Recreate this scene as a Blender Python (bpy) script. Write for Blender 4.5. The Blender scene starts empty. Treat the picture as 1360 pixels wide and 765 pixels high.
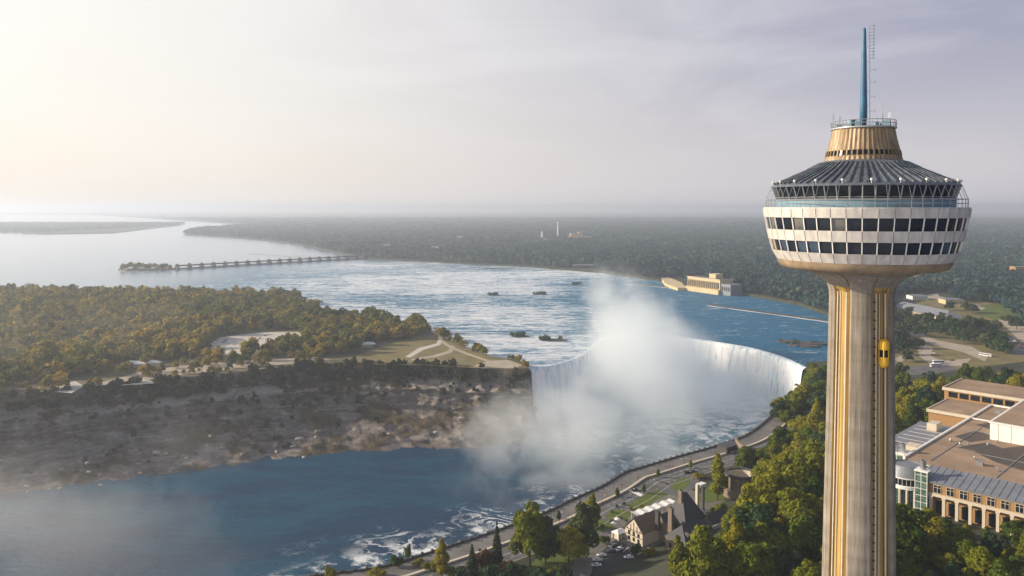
import bpy, math, random
import numpy as np
from mathutils import Vector, Matrix

# ------------------------------------------------------------------ camera
R = math.radians
F, CAM_Z, Y_H, PITCH = 1050.0, 165.0, 275.0, R(1.4)
CY = Y_H + F * math.tan(PITCH)
scene = bpy.context.scene
col = scene.collection
cam_data = bpy.data.cameras.new('camera')
cam = bpy.data.objects.new('camera', cam_data)
col.objects.link(cam)
cam.location = (0, 0, CAM_Z)
cam.rotation_euler = (R(90) - PITCH, 0, 0)
cam_data.sensor_width = 36
cam_data.lens = F / 1360 * 36
cam_data.shift_y = -(382.5 - CY) / 1360
cam_data.clip_start = 1
cam_data.clip_end = 80000
scene.camera = cam

# ------------------------------------------------------------------ light
SUN_AZ, SUN_EL = R(82), R(21)            # azimuth to the left of the view direction
SUN = Vector((-math.sin(SUN_AZ) * math.cos(SUN_EL), math.cos(SUN_AZ) * math.cos(SUN_EL), math.sin(SUN_EL)))
sd = bpy.data.lights.new('sun', 'SUN')
sd.energy = 5.0
sd.angle = R(0.6)
sd.color = (1.0, 0.85, 0.66)
so = bpy.data.objects.new('sun', sd)
col.objects.link(so)
so.rotation_euler = SUN.to_track_quat('Z', 'Y').to_euler()

vs = scene.view_settings
vs.view_transform = 'Standard'
vs.look = 'None'
vs.exposure = 0.45
vs.gamma = 1.0
vs.use_curve_mapping = False
cy = scene.cycles
cy.volume_bounces = 7
cy.max_bounces = 10
cy.diffuse_bounces = 2
cy.glossy_bounces = 2
cy.transmission_bounces = 2
cy.transparent_max_bounces = 6
cy.volume_step_rate = 0.6
cy.volume_max_steps = 160
cy.use_denoising = True


class NT:
    """small node tree writer"""
    def __init__(s, tree):
        s.t = tree
        s.t.nodes.clear()

    def n(s, kind, ins=None, out=0, **props):
        nd = s.t.nodes.new(kind)
        for k, v in props.items():
            setattr(nd, k, v)
        for k, v in (ins or {}).items():
            sock = nd.inputs[k]
            if isinstance(v, bpy.types.NodeSocket):
                s.t.links.new(v, sock)
            else:
                if sock.type == 'RGBA' and len(v) == 3:
                    v = (*v, 1)
                sock.default_value = v
        return nd.outputs[out] if out is not None and len(nd.outputs) else nd

    def math(s, op, a, b=None, c=None, clamp=False):
        ins = {0: a}
        if b is not None: ins[1] = b
        if c is not None: ins[2] = c
        return s.n('ShaderNodeMath', ins, operation=op, use_clamp=clamp)

    def vmath(s, op, a, b=None, out=0, scale=None):
        ins = {0: a}
        if b is not None: ins[1] = b
        if scale is not None: ins['Scale'] = scale
        return s.n('ShaderNodeVectorMath', ins, out=out, operation=op)

    def noise(s, vec, scale=1.0, detail=4.0, rough=0.55, dist=0.0, out=0):
        return s.n('ShaderNodeTexNoise', {'Vector': vec, 'Scale': scale, 'Detail': detail, 'Roughness': rough, 'Distortion': dist}, out=out)

    def ramp(s, x, a, b, lo=0.0, hi=1.0, smooth=True):
        return s.n('ShaderNodeMapRange', {'Value': x, 'From Min': a, 'From Max': b, 'To Min': lo, 'To Max': hi},
                   interpolation_type='SMOOTHSTEP' if smooth else 'LINEAR', clamp=True)

    def mix(s, f, a, b, blend='MIX'):
        return s.n('ShaderNodeMix', {0: f, 6: a, 7: b}, out=2, data_type='RGBA', blend_type=blend)

    def colramp(s, x, stops):
        nd = s.t.nodes.new('ShaderNodeValToRGB')
        e = nd.color_ramp.elements
        while len(e) < len(stops): e.new(0.5)
        for el, (p, c) in zip(e, stops):
            el.position = p; el.color = (*c, 1)
        s.t.links.new(x, nd.inputs[0])
        return nd.outputs[0]

    def xyz(s, vec):
        nd = s.n('ShaderNodeSeparateXYZ', {0: vec}, out=None)
        return nd.outputs

    def geo(s, name='Position'):
        nd = s.t.nodes.new('ShaderNodeNewGeometry')
        return nd.outputs[name]

    def obj(s):
        nd = s.t.nodes.new('ShaderNodeTexCoord')
        return nd.outputs['Object']


# ------------------------------------------------------------------ sky
world = bpy.data.worlds.new('World')
scene.world = world
world.use_nodes = True
w = NT(world.node_tree)
sky = w.n('ShaderNodeTexSky', sky_type='NISHITA', sun_disc=False, sun_elevation=SUN_EL, sun_rotation=-SUN_AZ,
          air_density=1.2, dust_density=3.0, ozone_density=1.5)
tc = w.t.nodes.new('ShaderNodeTexCoord')
dirv = w.vmath('NORMALIZE', tc.outputs['Generated'])
dx, dy, dz = w.xyz(dirv)
sundot = w.vmath('DOT_PRODUCT', dirv, tuple(SUN), out=1)
warm = w.ramp(sundot, -0.32, 0.74)
low = w.ramp(dz, 0.0, 0.22)
veil_hi = w.mix(warm, (0.29, 0.285, 0.375), (0.82, 0.775, 0.72))
veil_lo = w.mix(warm, (0.54, 0.51, 0.55), (0.80, 0.735, 0.665))
veil = w.mix(low, veil_lo, veil_hi)
anti = w.ramp(sundot, -0.85, -0.30)                     # the sky opposite the sun is deep and dim
veil = w.mix(anti, (0.03, 0.065, 0.15), veil)
zen = w.ramp(dz, 0.28, 0.85)
veil = w.mix(zen, veil, (0.06, 0.105, 0.22))
cv = w.vmath('MULTIPLY', dirv, (1.5, 1.5, 6.0))
cn = w.noise(cv, 1.6, 6, 0.55, 0.6)
cl = w.ramp(cn, 0.38, 0.68)
veil2 = w.mix(w.math('MULTIPLY', w.math('MULTIPLY', cl, anti), 0.55), veil, w.mix(warm, (0.56, 0.54, 0.59), (0.82, 0.78, 0.74)))
skyc = w.mix(0.82, w.mix(1.0, sky, (0.1, 0.1, 0.1), 'MULTIPLY'), veil2)
bg = w.n('ShaderNodeBackground', {'Color': skyc, 'Strength': 1.0})
w.n('ShaderNodeOutputWorld', {'Surface': bg})


# ------------------------------------------------------------------ maths helpers
def at(px, py, Z=0.0):
    """ground point seen at a photograph pixel, for laying out the plan"""
    x = (px - 680) / F
    y = (CY - py) / F
    dz = -math.sin(PITCH) + y * math.cos(PITCH)
    dy = math.cos(PITCH) + y * math.sin(PITCH)
    t = (Z - CAM_Z) / dz
    return (x * t, dy * t)


def pix(X, Y, Z):
    z = Z - CAM_Z
    c, s = math.cos(PITCH), math.sin(PITCH)
    d = Y * c - z * s
    return 680 + F * X / d, CY - F * (Y * s + z * c) / d


def smooth(x, a, b):
    t = min(1.0, max(0.0, (x - a) / (b - a)))
    return t * t * (3 - 2 * t)


def inside(p, poly):
    x, y = p
    c = False
    j = len(poly) - 1
    for i in range(len(poly)):
        xi, yi = poly[i]; xj, yj = poly[j]
        if (yi > y) != (yj > y) and x < (xj - xi) * (y - yi) / (yj - yi) + xi:
            c = not c
        j = i
    return c


def catmull(pts, per=8):
    pts = [np.array(p, float) for p in pts]
    P = [2 * pts[0] - pts[1]] + pts + [2 * pts[-1] - pts[-2]]
    out = []
    for i in range(1, len(P) - 2):
        p0, p1, p2, p3 = P[i - 1:i + 3]
        for k in range(per):
            t = k / per
            out.append(0.5 * ((2 * p1) + (-p0 + p2) * t + (2 * p0 - 5 * p1 + 4 * p2 - p3) * t * t + (-p0 + 3 * p1 - 3 * p2 + p3) * t ** 3))
    out.append(pts[-1])
    return np.array(out)


def resample(pts, n):
    pts = np.array(pts, float)
    d = np.r_[0, np.cumsum(np.linalg.norm(np.diff(pts, axis=0), axis=1))]
    q = np.linspace(0, d[-1], n)
    return np.stack([np.interp(q, d, pts[:, k]) for k in range(pts.shape[1])], 1)


_rs = np.random.RandomState(5)
_G = _rs.rand(64, 64, 64).astype(np.float32)


def vnoise(p, octaves=4):
    """value noise for arrays of points (n,3), about 0..1"""
    p = np.asarray(p, np.float64)
    out = np.zeros(len(p)); amp = 0.5; tot = 0
    for o in range(octaves):
        i = np.floor(p).astype(int); f = p - i; f = f * f * (3 - 2 * f)
        i0 = i % 64; i1 = (i + 1) % 64
        def g(a, b, c): return _G[a, b, c]
        x00 = g(i0[:, 0], i0[:, 1], i0[:, 2]) * (1 - f[:, 0]) + g(i1[:, 0], i0[:, 1], i0[:, 2]) * f[:, 0]
        x10 = g(i0[:, 0], i1[:, 1], i0[:, 2]) * (1 - f[:, 0]) + g(i1[:, 0], i1[:, 1], i0[:, 2]) * f[:, 0]
        x01 = g(i0[:, 0], i0[:, 1], i1[:, 2]) * (1 - f[:, 0]) + g(i1[:, 0], i0[:, 1], i1[:, 2]) * f[:, 0]
        x11 = g(i0[:, 0], i1[:, 1], i1[:, 2]) * (1 - f[:, 0]) + g(i1[:, 0], i1[:, 1], i1[:, 2]) * f[:, 0]
        y0 = x00 * (1 - f[:, 1]) + x10 * f[:, 1]; y1 = x01 * (1 - f[:, 1]) + x11 * f[:, 1]
        out += amp * (y0 * (1 - f[:, 2]) + y1 * f[:, 2]); tot += amp
        amp *= 0.5; p = p * 2.03 + 11.7
    return out / tot


# ------------------------------------------------------------------ mesh helpers
class MB:
    """collects shapes and links them as ONE mesh object"""
    def __init__(s):
        s.v = []; s.f = []; s.m = []; s.cur = 0

    def add(s, vs_, fs):
        o = len(s.v)
        s.v.extend([tuple(map(float, q)) for q in vs_])
        for f in fs:
            s.f.append([o + i for i in f]); s.m.append(s.cur)
        return s

    def box(s, c, size, rz=0.0, taper=1.0):
        hx, hy, hz = size[0] / 2, size[1] / 2, size[2] / 2
        ca, sa = math.cos(rz), math.sin(rz)
        V = []
        for z, k in ((-hz, 1), (hz, taper)):
            for x, y in ((-hx, -hy), (hx, -hy), (hx, hy), (-hx, hy)):
                x *= k; y *= k
                V.append((c[0] + x * ca - y * sa, c[1] + x * sa + y * ca, c[2] + z))
        return s.add(V, [(3, 2, 1, 0), (4, 5, 6, 7), (0, 1, 5, 4), (1, 2, 6, 5), (2, 3, 7, 6), (3, 0, 4, 7)])

    def bb(s, x0, x1, y0, y1, z0, z1):
        return s.box(((x0 + x1) / 2, (y0 + y1) / 2, (z0 + z1) / 2), (x1 - x0, y1 - y0, z1 - z0))

    def prism(s, poly, z0, z1):
        n = len(poly)
        a = sum(poly[i][0] * poly[(i + 1) % n][1] - poly[(i + 1) % n][0] * poly[i][1] for i in range(n))
        if a < 0: poly = poly[::-1]
        V = [(x, y, z0) for x, y in poly] + [(x, y, z1) for x, y in poly]
        return s.add(V, [tuple(range(n))[::-1], tuple(range(n, 2 * n))] + [(i, (i + 1) % n, n + (i + 1) % n, n + i) for i in range(n)])

    def sheet(s, poly, z):
        n = len(poly)
        a = sum(poly[i][0] * poly[(i + 1) % n][1] - poly[(i + 1) % n][0] * poly[i][1] for i in range(n))
        if a < 0: poly = poly[::-1]
        return s.add([(p[0], p[1], z) for p in poly], [tuple(range(n))])

    def tube(s, p0, p1, r0, r1=None, n=6):
        r1 = r0 if r1 is None else r1
        p0, p1 = Vector(p0), Vector(p1)
        d = (p1 - p0).normalized()
        u = d.orthogonal().normalized(); v_ = d.cross(u)
        V = []
        for p, r in ((p0, r0), (p1, r1)):
            for k in range(n):
                a = 2 * math.pi * k / n
                V.append(p + r * (math.cos(a) * u + math.sin(a) * v_))
        return s.add(V, [(k, (k + 1) % n, n + (k + 1) % n, n + k) for k in range(n)] + [tuple(range(n))[::-1], tuple(range(n, 2 * n))])

    def lathe(s, prof, n=48, a0=0.0, a1=2 * math.pi, c=(0, 0), seam=0.0, cap=False):
        full = abs(a1 - a0 - 2 * math.pi) < 1e-6
        cnt = n if full else n + 1
        V = []
        for r, z in prof:
            for k in range(cnt):
                a = a0 + (a1 - a0) * k / n
                rr = r + (seam if k % 2 else 0)
                V.append((c[0] + rr * math.cos(a), c[1] + rr * math.sin(a), z))
        Fs = []
        for i in range(len(prof) - 1):
            for k in range(n):
                k2 = (k + 1) % cnt
                Fs.append((i * cnt + k, i * cnt + k2, (i + 1) * cnt + k2, (i + 1) * cnt + k))
        if cap:
            Fs.append(tuple(range(cnt))[::-1]); Fs.append(tuple((len(prof) - 1) * cnt + k for k in range(cnt)))
        return s.add(V, Fs)

    def strip(s, A, B, za, zb):
        """sheet between two polylines of equal length"""
        n = len(A)
        V = [(p[0], p[1], za) for p in A] + [(p[0], p[1], zb) for p in B]
        return s.add(V, [(i, n + i, n + i + 1, i + 1) for i in range(n - 1)])

    def wallstrip(s, A, w, z0, z1):
        """a wall of thickness w following a polyline"""
        A = np.array(A, float)[:, :2]
        B = offset(A, w)
        n = len(A)
        V = [(*p, z0) for p in A] + [(*p, z0) for p in B] + [(*p, z1) for p in A] + [(*p, z1) for p in B]
        Fs = []
        for i in range(n - 1):
            Fs += [(2 * n + i, 3 * n + i, 3 * n + i + 1, 2 * n + i + 1), (i, 2 * n + i, 2 * n + i + 1, i + 1), (n + i, n + i + 1, 3 * n + i + 1, 3 * n + i)]
        Fs += [(0, n, 3 * n, 2 * n), (n - 1, 3 * n - 1, 4 * n - 1, 2 * n - 1)][:0] or [(0, n, 3 * n, 2 * n), (n - 1, 3 * n - 1, 4 * n - 1, 2 * n - 1)]
        return s.add(V, Fs)

    def mesh(s, name, mats, smooth_=False):
        me = bpy.data.meshes.new(name)
        me.from_pydata(s.v, [], s.f)
        mats = mats if isinstance(mats, (list, tuple)) else [mats]
        for m_ in mats: me.materials.append(m_)
        if any(s.m):
            me.polygons.foreach_set('material_index', s.m)
        if smooth_:
            me.polygons.foreach_set('use_smooth', [True] * len(me.polygons))
        me.update()
        return me

    def build(s, name, mats, parent=None, label=None, smooth_=False, loc=None, rz=None):
        o = bpy.data.objects.new(name, s.mesh(name, mats, smooth_))
        col.objects.link(o)
        if parent is not None: o.parent = parent
        if label: o['label'] = label
        if loc is not None: o.location = loc
        if rz is not None: o.rotation_euler = (0, 0, rz)
        return o


def offset(A, w):
    """polyline moved sideways to its right (towards the land)"""
    A = np.array(A, float)[:, :2]
    T = np.gradient(A, axis=0)
    T /= np.linalg.norm(T, axis=1)[:, None]
    return A + w * np.stack([T[:, 1], -T[:, 0]], 1)


def np_mesh(name, V, Fq, mats, smooth_=False):
    """mesh from numpy arrays of verts and equal-sized faces"""
    me = bpy.data.meshes.new(name)
    k = Fq.shape[1]
    me.vertices.add(len(V)); me.vertices.foreach_set('co', np.asarray(V, np.float32).ravel())
    me.loops.add(Fq.size); me.loops.foreach_set('vertex_index', Fq.astype(np.int32).ravel())
    me.polygons.add(len(Fq))
    me.polygons.foreach_set('loop_start', np.arange(0, Fq.size, k, dtype=np.int32))
    if smooth_: me.polygons.foreach_set('use_smooth', np.ones(len(Fq), bool))
    for m_ in (mats if isinstance(mats, (list, tuple)) else [mats]): me.materials.append(m_)
    me.update(calc_edges=True)
    return me


def link(name, me, parent=None):
    o = bpy.data.objects.new(name, me)
    col.objects.link(o)
    if parent is not None: o.parent = parent
    return o


def thing(name, label, cat, loc=(0, 0, 0), rz=0.0, group=None):
    o = bpy.data.objects.new(name, None)
    col.objects.link(o)
    o.empty_display_size = 2
    o.location = loc; o.rotation_euler = (0, 0, rz)
    return tag(o, label, cat, group)


def tag(o, label, cat, group=None):
    o['label'] = label; o['category'] = cat
    if group: o['group'] = group
    return o


def struct(o):
    o['kind'] = 'structure'
    return o


def stuff(o, label=None, cat=None):
    o['kind'] = 'stuff'
    if label: o['label'] = label
    if cat: o['category'] = cat
    return o


def dup(root, loc, rz=0.0, scale=None, label=None, group=None):
    r = root.copy(); col.objects.link(r)
    r.location = loc; r.rotation_euler = (0, 0, rz)
    if scale is not None: r.scale = scale if isinstance(scale, tuple) else (scale,) * 3
    if label: r['label'] = label
    if group: r['group'] = group
    for ch in root.children:
        c = ch.copy(); col.objects.link(c); c.parent = r
        for g in ch.children:
            d = g.copy(); col.objects.link(d); d.parent = c
    return r


# ------------------------------------------------------------------ materials
def simple(name, c, rough=0.7, var=0.25, scale=0.6, metal=0.0, bump=0.0, spec=0.3, stretch=(1, 1, 1)):
    m = bpy.data.materials.new(name); m.use_nodes = True
    t = NT(m.node_tree)
    v = t.vmath('MULTIPLY', t.obj(), stretch)
    n1 = t.noise(v, scale, 6, 0.6)
    k = t.ramp(n1, 0.25, 0.75, 1 - var, 1 + var, False)
    c1 = t.mix(1.0, c, t.n('ShaderNodeCombineColor', {0: k, 1: k, 2: k}), 'MULTIPLY')
    ins = {'Base Color': c1, 'Roughness': rough, 'Metallic': metal, 'Specular IOR Level': spec}
    if bump:
        ins['Normal'] = t.n('ShaderNodeBump', {'Height': t.noise(v, scale * 3, 4), 'Strength': bump, 'Distance': 0.3})
    b = t.n('ShaderNodeBsdfPrincipled', ins)
    t.n('ShaderNodeOutputMaterial', {'Surface': b})
    return m


def glass(name, c=(0.006, 0.009, 0.014), rough=0.08):
    m = bpy.data.materials.new(name); m.use_nodes = True
    t = NT(m.node_tree)
    n1 = t.noise(t.obj(), 0.5, 3)
    c1 = t.mix(t.ramp(n1, 0.35, 0.7), c, tuple(min(1, q * 2.2 + 0.004) for q in c))
    b = t.n('ShaderNodeBsdfPrincipled', {'Base Color': c1, 'Roughness': rough, 'Specular IOR Level': 0.28})
    t.n('ShaderNodeOutputMaterial', {'Surface': b})
    return m


def leaf(name, stops, per_tree=True, transl=0.35):
    m = bpy.data.materials.new(name); m.use_nodes = True
    t = NT(m.node_tree)
    pos = t.geo()
    if per_tree:
        oi = t.t.nodes.new('ShaderNodeObjectInfo')
        rnd = oi.outputs['Random']
    else:
        vo = t.n('ShaderNodeTexVoronoi', {'Vector': pos, 'Scale': 0.085}, out=1)
        rnd = t.xyz(vo)[0]
    n1 = t.noise(pos, 0.45, 3, 0.6)
    x = t.math('ADD', t.math('MULTIPLY', rnd, 0.62), t.math('MULTIPLY', n1, 0.38))
    if not per_tree:                                       # stands of different kinds of tree
        x = t.math('ADD', x, t.math('MULTIPLY', t.math('SUBTRACT', t.noise(pos, 0.004, 5, 0.65), 0.5), 1.1))
    c1 = t.colramp(x, stops)
    d = t.n('ShaderNodeBsdfPrincipled', {'Base Color': c1, 'Roughness': 0.75, 'Specular IOR Level': 0.15})
    tr = t.n('ShaderNodeBsdfTranslucent', {'Color': t.mix(1.0, c1, (1.3, 1.2, 0.5), 'MULTIPLY')})
    s = t.n('ShaderNodeMixShader', {0: transl, 1: d, 2: tr})
    t.n('ShaderNodeOutputMaterial', {'Surface': s})
    return m


M = {}
M['leaf_near'] = leaf('near leaves', [(0.1, (0.02, 0.05, 0.005)), (0.4, (0.08, 0.115, 0.007)), (0.65, (0.17, 0.17, 0.008)), (0.95, (0.27, 0.22, 0.012))], transl=0.22)
M['leaf_lit'] = leaf('sunlit-tint leaves', [(0.1, (0.09, 0.12, 0.006)), (0.5, (0.20, 0.21, 0.008)), (0.9, (0.32, 0.27, 0.012))], transl=0.3)  # brighter copy of the near leaves, with sunlight put into the colour
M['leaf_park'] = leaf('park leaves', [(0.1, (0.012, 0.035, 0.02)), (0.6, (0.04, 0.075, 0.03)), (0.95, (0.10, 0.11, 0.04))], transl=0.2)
M['leaf_islet'] = leaf('islet scrub', [(0.1, (0.03, 0.075, 0.06)), (0.9, (0.08, 0.12, 0.07))], transl=0.2)
M['leaf_dark'] = leaf('dark needles', [(0.0, (0.012, 0.028, 0.012)), (1.0, (0.035, 0.05, 0.018))], transl=0.12)
M['leaf_rust'] = leaf('rusty leaves', [(0.0, (0.05, 0.03, 0.014)), (1.0, (0.11, 0.055, 0.02))], transl=0.2)
M['leaf_isle'] = leaf('island leaves', [(0.1, (0.03, 0.06, 0.022)), (0.4, (0.13, 0.14, 0.03)), (0.7, (0.25, 0.21, 0.045)), (0.95, (0.42, 0.29, 0.06))])
M['leaf_wood'] = leaf('wood leaves', [(0.1, (0.025, 0.055, 0.024)), (0.4, (0.125, 0.14, 0.03)), (0.66, (0.25, 0.21, 0.045)), (0.92, (0.42, 0.29, 0.06))], per_tree=False)
M['leaf_far'] = leaf('haze-tinted far leaves', [(0.15, (0.003, 0.03, 0.042)), (0.45, (0.010, 0.055, 0.062)), (0.7, (0.045, 0.09, 0.075)), (0.95, (0.17, 0.15, 0.10))], per_tree=False, transl=0.15)  # blue of the distance haze is put into the leaf colour
M['bark'] = simple('bark', (0.09, 0.065, 0.045), 0.9, 0.35, 2.0)
M['concrete'] = simple('tower concrete', (0.25, 0.215, 0.175), 0.9, 0.75, 0.55, stretch=(1.8, 1.8, 0.10), bump=0.15)
def tower_concrete():
    m = bpy.data.materials.new('tower concrete'); m.use_nodes = True
    t = NT(m.node_tree)
    p = t.obj()
    x, y, z = t.xyz(p)
    streak = t.noise(t.vmath('MULTIPLY', p, (1.1, 1.1, 0.05)), 1.0, 8, 0.7)
    fine = t.noise(t.vmath('MULTIPLY', p, (3.5, 3.5, 0.25)), 1.0, 5, 0.6)
    pour = t.noise(t.vmath('MULTIPLY', p, (0.02, 0.02, 0.33)), 1.0, 2, 0.4)
    fr = t.math('FRACT', t.math('DIVIDE', z, 2.4))
    joint = t.ramp(fr, 0.0, 0.05, 0.8, 1.0)
    k = t.math('ADD', t.math('ADD', t.math('MULTIPLY', streak, 0.6), t.math('MULTIPLY', fine, 0.25)), t.math('MULTIPLY', pour, 0.3))
    c = t.colramp(k, [(0.36, (0.085, 0.072, 0.058)), (0.52, (0.20, 0.172, 0.138)), (0.66, (0.30, 0.265, 0.215)), (0.8, (0.42, 0.375, 0.31))])
    c = t.mix(1.0, c, t.n('ShaderNodeCombineColor', {0: joint, 1: joint, 2: joint}), 'MULTIPLY')
    bmp = t.n('ShaderNodeBump', {'Height': t.math('ADD', fine, joint), 'Strength': 0.25, 'Distance': 0.2})
    b = t.n('ShaderNodeBsdfPrincipled', {'Base Color': c, 'Roughness': 0.9, 'Specular IOR Level': 0.2, 'Normal': bmp})
    t.n('ShaderNodeOutputMaterial', {'Surface': b})
    return m


M['concrete'] = tower_concrete()
M['foam'] = simple('white water', (0.72, 0.75, 0.77), 0.9, 0.25, 0.2, stretch=(1, 2, 1))
M['calm_water'] = simple('calm water', (0.02, 0.06, 0.09), 0.1, 0.1, 0.01, spec=0.5)
M['concrete_sun_gold'] = simple('weathered sun-gold lining', (0.36, 0.235, 0.075), 0.75, 0.8, 0.5, stretch=(2.5, 2.5, 0.08))  # the sunlit gold of the recesses is put into this streaked colour
M['rail'] = simple('pale rail', (0.6, 0.55, 0.45), 0.5, 0.15, 1.0)
M['dark_metal'] = simple('dark metal', (0.035, 0.037, 0.04), 0.45, 0.2, 1.0, 0.4)
M['pod_white'] = simple('pod panel', (0.52, 0.49, 0.45), 0.5, 0.26, 0.9, bump=0.05, stretch=(1, 1, 0.35))
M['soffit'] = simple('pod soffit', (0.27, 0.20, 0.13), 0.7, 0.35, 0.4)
M['glass'] = glass('dark glazing')
M['glass_blue'] = glass('sky-tinted glazing', (0.02, 0.032, 0.05), 0.05)
M['glass_blind'] = glass('glazing with pale blinds', (0.07, 0.07, 0.065), 0.2)
M['glass_gold'] = glass('amber blind', (0.11, 0.065, 0.02), 0.2)
M['glass_green'] = glass('greenish glazing', (0.05, 0.09, 0.075), 0.1)
M['roof_metal'] = simple('standing seam roof', (0.12, 0.14, 0.165), 0.45, 0.6, 0.9, 0.2, stretch=(1.5, 1.5, 0.25))
M['crown_metal'] = simple('bronze cladding', (0.26, 0.185, 0.11), 0.5, 0.6, 1.0, 0.15, stretch=(1.8, 1.8, 0.1))
M['gallery_blue'] = simple('gallery wall', (0.16, 0.26, 0.33), 0.5, 0.2, 0.5)
M['cage'] = simple('galvanised cage', (0.42, 0.44, 0.45), 0.4, 0.15, 1.0, 0.5)
M['mast'] = simple('mast blue', (0.05, 0.14, 0.24), 0.45, 0.25, 0.6)
M['white'] = simple('white paint', (0.78, 0.76, 0.72), 0.5, 0.08, 0.5)
M['yellow'] = simple('yellow enamel', (0.72, 0.42, 0.02), 0.3, 0.1, 0.8, spec=0.5)
M['asphalt'] = simple('asphalt', (0.115, 0.112, 0.11), 0.85, 0.4, 0.12, bump=0.1)
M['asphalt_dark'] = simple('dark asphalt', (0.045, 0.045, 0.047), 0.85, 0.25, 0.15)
M['paving'] = simple('promenade paving', (0.155, 0.145, 0.135), 0.8, 0.35, 0.12)
M['pale_paving'] = simple('pale paving', (0.5, 0.46, 0.40), 0.8, 0.12, 0.4)
M['path'] = simple('path', (0.38, 0.32, 0.25), 0.9, 0.2, 0.1)
M['lawn'] = simple('lawn', (0.09, 0.12, 0.016), 0.9, 0.3, 0.35, bump=0.4)
M['lawn_dry'] = simple('dry lawn', (0.17, 0.14, 0.055), 0.95, 0.3, 0.06)
M['soil'] = simple('ground', (0.04, 0.045, 0.025), 0.95, 0.45, 0.05, bump=0.3)
M['soil_isle'] = simple('island ground', (0.13, 0.11, 0.06), 0.95, 0.4, 0.04)
M['stone'] = simple('rubble stone', (0.20, 0.16, 0.12), 0.9, 0.35, 1.2, bump=0.5)
M['stone_dark'] = simple('dark stone', (0.075, 0.072, 0.07), 0.9, 0.35, 1.0, bump=0.5)
M['median'] = simple('pale coping', (0.55, 0.48, 0.37), 0.8, 0.15, 0.4)
M['slate'] = simple('slate roof', (0.055, 0.058, 0.065), 0.6, 0.35, 1.5, bump=0.3, stretch=(1, 1, 3))
M['tile'] = simple('brown tile roof', (0.17, 0.115, 0.075), 0.7, 0.3, 1.2, bump=0.3, stretch=(1, 1, 3))
M['gravel_roof'] = simple('gravel roof', (0.30, 0.21, 0.14), 0.95, 0.3, 0.07)
M['bitumen_and_shadow'] = simple('bitumen sheet and roof shadow', (0.085, 0.07, 0.06), 0.9, 0.2, 0.2)  # real roofing, and also the colour of the painted roof shadows
M['zinc'] = simple('zinc roof', (0.20, 0.215, 0.24), 0.5, 0.2, 0.25, 0.2)
M['brick'] = simple('ochre brick', (0.34, 0.20, 0.085), 0.85, 0.2, 1.0)
M['cast_stone'] = simple('cast stone', (0.55, 0.48, 0.38), 0.8, 0.12, 0.6)
M['limestone'] = simple('cream limestone', (0.56, 0.44, 0.25), 0.85, 0.12, 0.1)
M['steel'] = simple('steel', (0.4, 0.41, 0.42), 0.35, 0.15, 1, 0.7)
M['car_white'] = simple('white car paint', (0.75, 0.75, 0.76), 0.25, 0.05, 1, spec=0.6)
M['car_black'] = simple('black car paint', (0.015, 0.017, 0.02), 0.25, 0.05, 1, spec=0.6)
M['car_grey'] = simple('grey car paint', (0.13, 0.14, 0.16), 0.25, 0.05, 1, 0.3, spec=0.6)
M['car_red'] = simple('red car paint', (0.25, 0.03, 0.02), 0.25, 0.05, 1, spec=0.6)
M['rubber'] = simple('rubber', (0.02, 0.02, 0.02), 0.9, 0.1, 1)
M['lamp_lens'] = simple('lamp lens', (0.7, 0.7, 0.65), 0.2, 0.05, 1)
M['lens_red'] = simple('tail lens', (0.35, 0.02, 0.02), 0.3, 0.05, 1)
M['skin'] = simple('skin', (0.42, 0.26, 0.19), 0.6, 0.05, 3)
M['cloth_dark'] = simple('dark cloth', (0.03, 0.033, 0.045), 0.9, 0.2, 4)
M['cloth_pale'] = simple('pale cloth', (0.55, 0.55, 0.55), 0.9, 0.1, 4)
M['cloth_red'] = simple('red cloth', (0.35, 0.05, 0.04), 0.9, 0.1, 4)


def cliff_mat():
    m = bpy.data.materials.new('gorge rock'); m.use_nodes = True
    t = NT(m.node_tree)
    p = t.geo()
    x, y, z = t.xyz(p)
    strata = t.noise(t.vmath('MULTIPLY', p, (0.012, 0.012, 0.45)), 1.0, 9, 0.75)
    rough = t.noise(p, 0.07, 8, 0.7)
    rock = t.colramp(t.math('ADD', t.math('MULTIPLY', strata, 0.5), t.math('MULTIPLY', rough, 0.5)),
                     [(0.38, (0.04, 0.033, 0.028)), (0.46, (0.13, 0.11, 0.094)), (0.53, (0.19, 0.165, 0.145)), (0.63, (0.38, 0.35, 0.32))])
    bench = t.ramp(t.math('ABSOLUTE', t.math('ADD', z, t.math('ADD', 15.0, t.math('MULTIPLY', t.math('SUBTRACT', rough, 0.5), 26.0)))), 0.5, 4.0, 1.0, 0.0)
    rock = t.mix(t.math('MULTIPLY', bench, 0.6), rock, (0.38, 0.34, 0.30))
    veg = t.noise(p, 0.022, 6, 0.65)
    nz = t.xyz(t.geo('Normal'))[2]
    vm = t.math('ADD', veg, t.math('MULTIPLY', nz, 0.12))
    c = t.mix(t.ramp(vm, 0.60, 0.68), rock, t.mix(rough, (0.035, 0.035, 0.02), (0.12, 0.085, 0.045)))
    bmp = t.n('ShaderNodeBump', {'Height': t.noise(p, 0.25, 8, 0.7), 'Strength': 0.9, 'Distance': 2.0})
    b = t.n('ShaderNodeBsdfPrincipled', {'Base Color': c, 'Roughness': 0.95, 'Specular IOR Level': 0.1, 'Normal': bmp})
    t.n('ShaderNodeOutputMaterial', {'Surface': b})
    return m


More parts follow.
